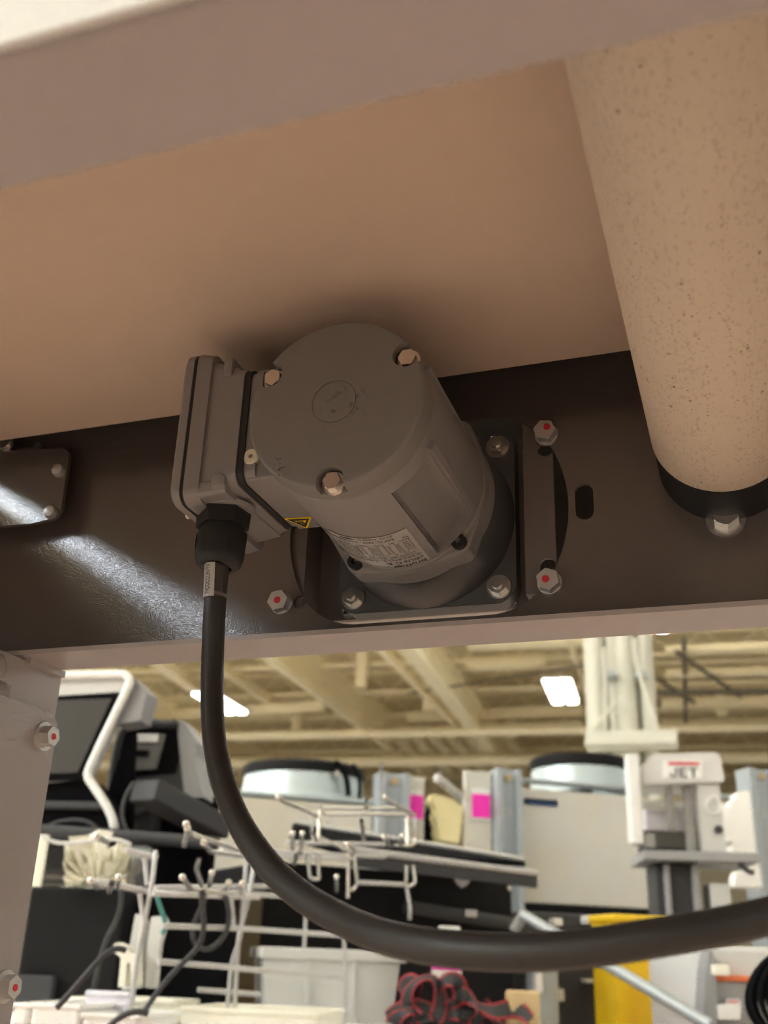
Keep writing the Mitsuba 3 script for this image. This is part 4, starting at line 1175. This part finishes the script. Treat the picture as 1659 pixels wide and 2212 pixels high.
# spray-gun shaped cream plug and pale grey hinged plates
f = Fr(310, 2060, 1.85, 10.)
single('grey_plate', f.poly([(292, 1974), (306, 1974), (314, 1990), (300, 2134), (262, 2140), (282, 2030)], 0, .02, .003), 'light_grey', 'pale grey plate standing left of the cream plug', 'plate')
single('grey_plate', f.poly([(326, 1980), (352, 1978), (358, 1990), (344, 2040), (334, 2136), (312, 2134), (318, 2040)], 0, .02, .003), 'light_grey', 'pale grey plate standing right of the cream plug', 'plate')
pg_ = f.poly([(268, 2042), (276, 2036), (296, 2046), (302, 2060), (316, 2062), (318, 2124), (306, 2130), (304, 2080), (296, 2080), (292, 2132), (278, 2132), (284, 2070), (268, 2056)], -.05, -.02, .003)
single('cream_plug', pg_, 'cream_plastic', 'cream plastic connector plug on the end of a dark cable', 'plug')
single('amber_panel', Fr(450, 2080, 2.45, 30.).box(400, 560, 1930, 2180, 0, .03), 'amber', 'dim amber panel deep behind the wire rack', 'panel')
single('dark_backing', Fr(420, 2020, 2.9, 30.).put(bx(-.26, -.02, 0, .3, -atD(420, 2020, 2.9)[2] + .001, Fr(420, 2020, 2.9, 30.).at(420, 1822)[1])), 'black', 'black slab added to fill the dark gaps behind the wire rack', 'cabinet')  # black backing put where only dark gaps show through the rack

# --- heap of black and red straps on the counter
f = Fr(990, 2170, 1.95, 20.)
stp = thing('strap_bundle', 'tangled heap of black straps with red edges', 'straps', kind=None)
loops = [[(905, 2205), (880, 2160), (900, 2118), (935, 2112), (955, 2150), (940, 2200)], [(960, 2180), (950, 2140), (965, 2118), (990, 2120), (1000, 2150), (985, 2170)], [(835, 2195), (880, 2180), (925, 2180), (960, 2190)], [(930, 2215), (945, 2185), (985, 2175), (1010, 2195), (1005, 2225)],
         [(1000, 2150), (1025, 2165), (1035, 2195), (1025, 2225)], [(985, 2168), (1010, 2160), (1040, 2175), (1080, 2185), (1120, 2182), (1150, 2205)], [(880, 2150), (875, 2130), (892, 2122), (900, 2145), (888, 2175)], [(1050, 2170), (1070, 2195), (1090, 2225)], [(850, 2215), (870, 2190), (900, 2185), (920, 2210)], [(960, 2225), (975, 2195), (1000, 2190), (1020, 2220)]]


def ribbon(pts, half, dz):
    from scipy.interpolate import CubicSpline
    q = np.array([[*f.at(*p)] for p in pts]); s = np.r_[0, np.cumsum(np.linalg.norm(np.diff(q, axis=0), axis=1))]
    q = CubicSpline(s, q)(np.linspace(0, s[-1], 30))
    tg_ = np.gradient(q, axis=0); tg_ /= np.linalg.norm(tg_, axis=1, keepdims=True)
    out = []
    for lo, hi in ((-half, -half * .68), (-half * .68, half * .68), (half * .68, half)):
        v, fa = [], []
        for i, (x, z) in enumerate(q):
            tw = .75 + .5 * math.sin(i * .21 + dz * 90)
            nx, nz, ny = -tg_[i, 1] * math.sin(tw), tg_[i, 0] * math.sin(tw), math.cos(tw)
            yy = dz + .02 * math.sin(i * .35)
            for o in (lo, hi):
                for th in (0, .0022):
                    v.append((x + o * nx + th * tg_[i, 1] * math.cos(tw), yy + o * ny + th * math.sin(tw), z + o * nz - th * tg_[i, 0] * math.cos(tw)))
        for i in range(len(q) - 1):
            b0 = 4 * i
            for (m, n_) in ((0, 2), (2, 3), (3, 1), (1, 0)):
                fa += [[b0 + m, b0 + n_, b0 + 4 + n_], [b0 + m, b0 + 4 + n_, b0 + 4 + m]]
        out.append(trimesh.Trimesh(np.array(v), np.array(fa), process=False))
    return out


for i, lp in enumerate(loops):
    e0, mid, e1 = ribbon(lp, .017, .02 + .018 * (i % 4))
    kk = add(stp + '__webbing', f.put(mid), 'strap_black')
    add(kk + '__red_edge', f.put(cat([e0, e1])), 'strap_red')
a, b, _, d = f.span(860, 1050, 2175, 2212)
add(stp + '__core', f.put(rbx(a, b, .03, .12, zc_ + Lb.p[2] - f.p[2] + .001, d, .03)), 'strap_black')
f2 = Fr(970, 2110, 2.3, 30.)
tg = thing('price_tag', 'white price tag with a pink top edge above the straps', 'price tag')
add(tg + '__paper', f2.box(932, 998, 2090, 2122, 0, .003, .001), 'white_plastic')
add(tg + '__pink_field', f2.box(932, 997, 2084, 2094, -.002, 0, 0), 'pink')
single('white_clip', f2.box(950, 996, 2000, 2014, .0, .02, .004), 'white_plastic', 'small white clip just above the cable on the black counter', 'clip')
f = Fr(1140, 2180, 2.0, 20.)
a, b, _, d = f.span(1098, 1168, 2140, 2212)
cbx = rbx(a, b, 0, .05, zc_ + Lb.p[2] - f.p[2] + .001, d, .006)
single('cardboard_piece', f.put(cbx), 'card', 'brown cardboard piece at the right of the straps', 'cardboard')

# --- right of the picture: dark machine, yellow plastic, grey bar and grey housing
f = Fr(1220, 2090, 2.9, YAW)
dm = thing('dark_machine', 'dark machine with white knobs left of the yellow plastic', 'machine')
a, b, _, d = f.span(1128, 1312, 1972, 2200)
add(dm + '__case', f.put(rbx(a, b, 0, .5, -f.p[2] + .001, d, .008)), 'dark_grey')
for x0, x1, y0, y1, m_ in ((1252, 1310, 1980, 2000, 'light_grey'), (1182, 1202, 1984, 2002, 'white_plastic'), (1252, 1305, 2114, 2124, 'white_plastic'), (1175, 1205, 2134, 2162, 'white_plastic')):
    add(dm + '__knob', f.box(x0, x1, y0, y1, -.05, 0, .006), m_)
add(dm + '__post', f.box(1118, 1175, 2060, 2212, -.10, -.06, .004), 'galvanised')
add(dm + '__white_strip', f.box(1120, 1136, 2070, 2142, -.12, -.10, .004), 'white_plastic')
f = Fr(1380, 2090, 2.72, YAW)
yp = thing('yellow_container', 'bright yellow plastic container with a rim behind the black cable', 'container')
add(yp + '__rim', f.box(1312, 1432, 1977, 1995, -.03, .12, .006), 'yellow_plastic')
add(yp + '__body', f.poly([(1318, 1990), (1428, 1990), (1446, 2090), (1452, 2240), (1330, 2240), (1322, 2100)], 0, .11, .006), 'yellow_plastic')
add(yp + '__side_wing', f.poly([(1310, 2100), (1338, 2100), (1342, 2240), (1316, 2240)], -.05, .0, .004), 'yellow_plastic')
add(yp + '__spout', f.poly([(1440, 2074), (1452, 2074), (1474, 2122), (1464, 2134), (1446, 2112)], -.04, .05, .004), 'yellow_plastic')
zq = f.at(1380, 2238)[1]
add(yp + '__lower_body', f.put(rbx(f.at(1334, 2238)[0], f.at(1448, 2238)[0], 0, .10, -f.p[2] + .001, zq + .004, .01)), 'yellow_plastic')
gb = wires([[(1130, 1976, 2.45), (1536, 2216, 2.04)]], .0125, 12)
single('grey_bar', gb, 'galvanised', 'long grey metal bar slanting down in front of the yellow container', 'bar', smooth=40)
single('bar_foot', wires([[(1135, 1972, 2.46), (1110, 2010, 2.46)]], .014, 10), 'mid_grey', 'dark bracket at the upper end of the slanting grey bar', 'bracket', smooth=40)
f = Fr(1500, 2120, 2.9, YAW)
single('grey_post', f.put(rbx(f.at(1478, 2100)[0], f.at(1492, 2100)[0], 0, .05, -f.p[2] + .001, f.at(1485, 2050)[1], .004)), 'light_grey', 'thin pale post to the right of the yellow container', 'post')
gpl = thing('backing_sheet', 'blue-grey sheet with a white roller behind the thin pale post', 'sheet')
add(gpl + '__sheet', f.put(bx(f.at(1440, 2100)[0], f.at(1532, 2100)[0], .052, .08, -f.p[2] + .001, f.at(1510, 2040)[1])), 'galvanised')
add(gpl + '__roller', f.box(1454, 1478, 2152, 2174, -.03, .052, .008), 'white_plastic')
add(gpl + '__roller', f.box(1500, 1524, 2112, 2134, -.02, .052, .008), 'side_grey')
add(gpl + '__ledge', f.box(1496, 1530, 2076, 2090, -.02, .052, .003), 'sheet_blue')
f = Fr(1590, 2130, 2.15, YAW - 10)
hs = thing('grey_housing', 'light grey equipment housing with an orange stripe at the lower right', 'machine')
zq = -f.p[2] + .001
a, b, _, d = f.span(1536, 1700, 2044, 2200)
add(hs + '__shell', f.put(rbx(a, b, .03, .4, zq, d, .01)), 'light_grey')
add(hs + '__side_wall', f.poly([(1534, 2040), (1546, 2080), (1552, 2240), (1516, 2240), (1526, 2090)], .0, .05, .003), 'side_grey')
add(hs + '__lower_face', f.box(1548, 1660, 2120, 2216, .018, .03, .003), 'mid_grey')
add(hs + '__orange_stripe', f.box(1544, 1630, 2108, 2120, .010, .028, .002), 'orange_red', label='orange stripe')
add(hs + '__white_block', f.box(1536, 1574, 2084, 2108, -.01, .02, .004), 'cream_plastic')
lbk = add(hs + '__data_label', f.poly([(1548, 2170), (1568, 2168), (1570, 2158), (1596, 2158), (1600, 2170), (1597, 2202), (1551, 2202)], -.004, .0, .002), 'white_plastic', label='white data label')
add(hs + '__red_line', f.box(1570, 1594, 2162, 2165, -.006, -.004, 0), 'red_ink')
f = Fr(1640, 2150, 1.75, 5.)
cc = thing('cable_coil', 'coil of thin black cable at the lower right edge', 'cable')
for dx, dy, rr_ in ((0, 0, 0), (10, 4, .2), (-7, 6, .1), (19, -3, 0), (28, 8, 0), (38, 2, 0)):
    add(cc + '__turn', f.line([(1720, 2040 + dy), (1668 + dx, 2065 + dy), (1632 + dx, 2110 + dy), (1622 + dx, 2160 + dy), (1640 + dx, 2205 + dy), (1690, 2240 + dy)], .0042, [.0 + dy * .002] * 6, 10), 'black', True)
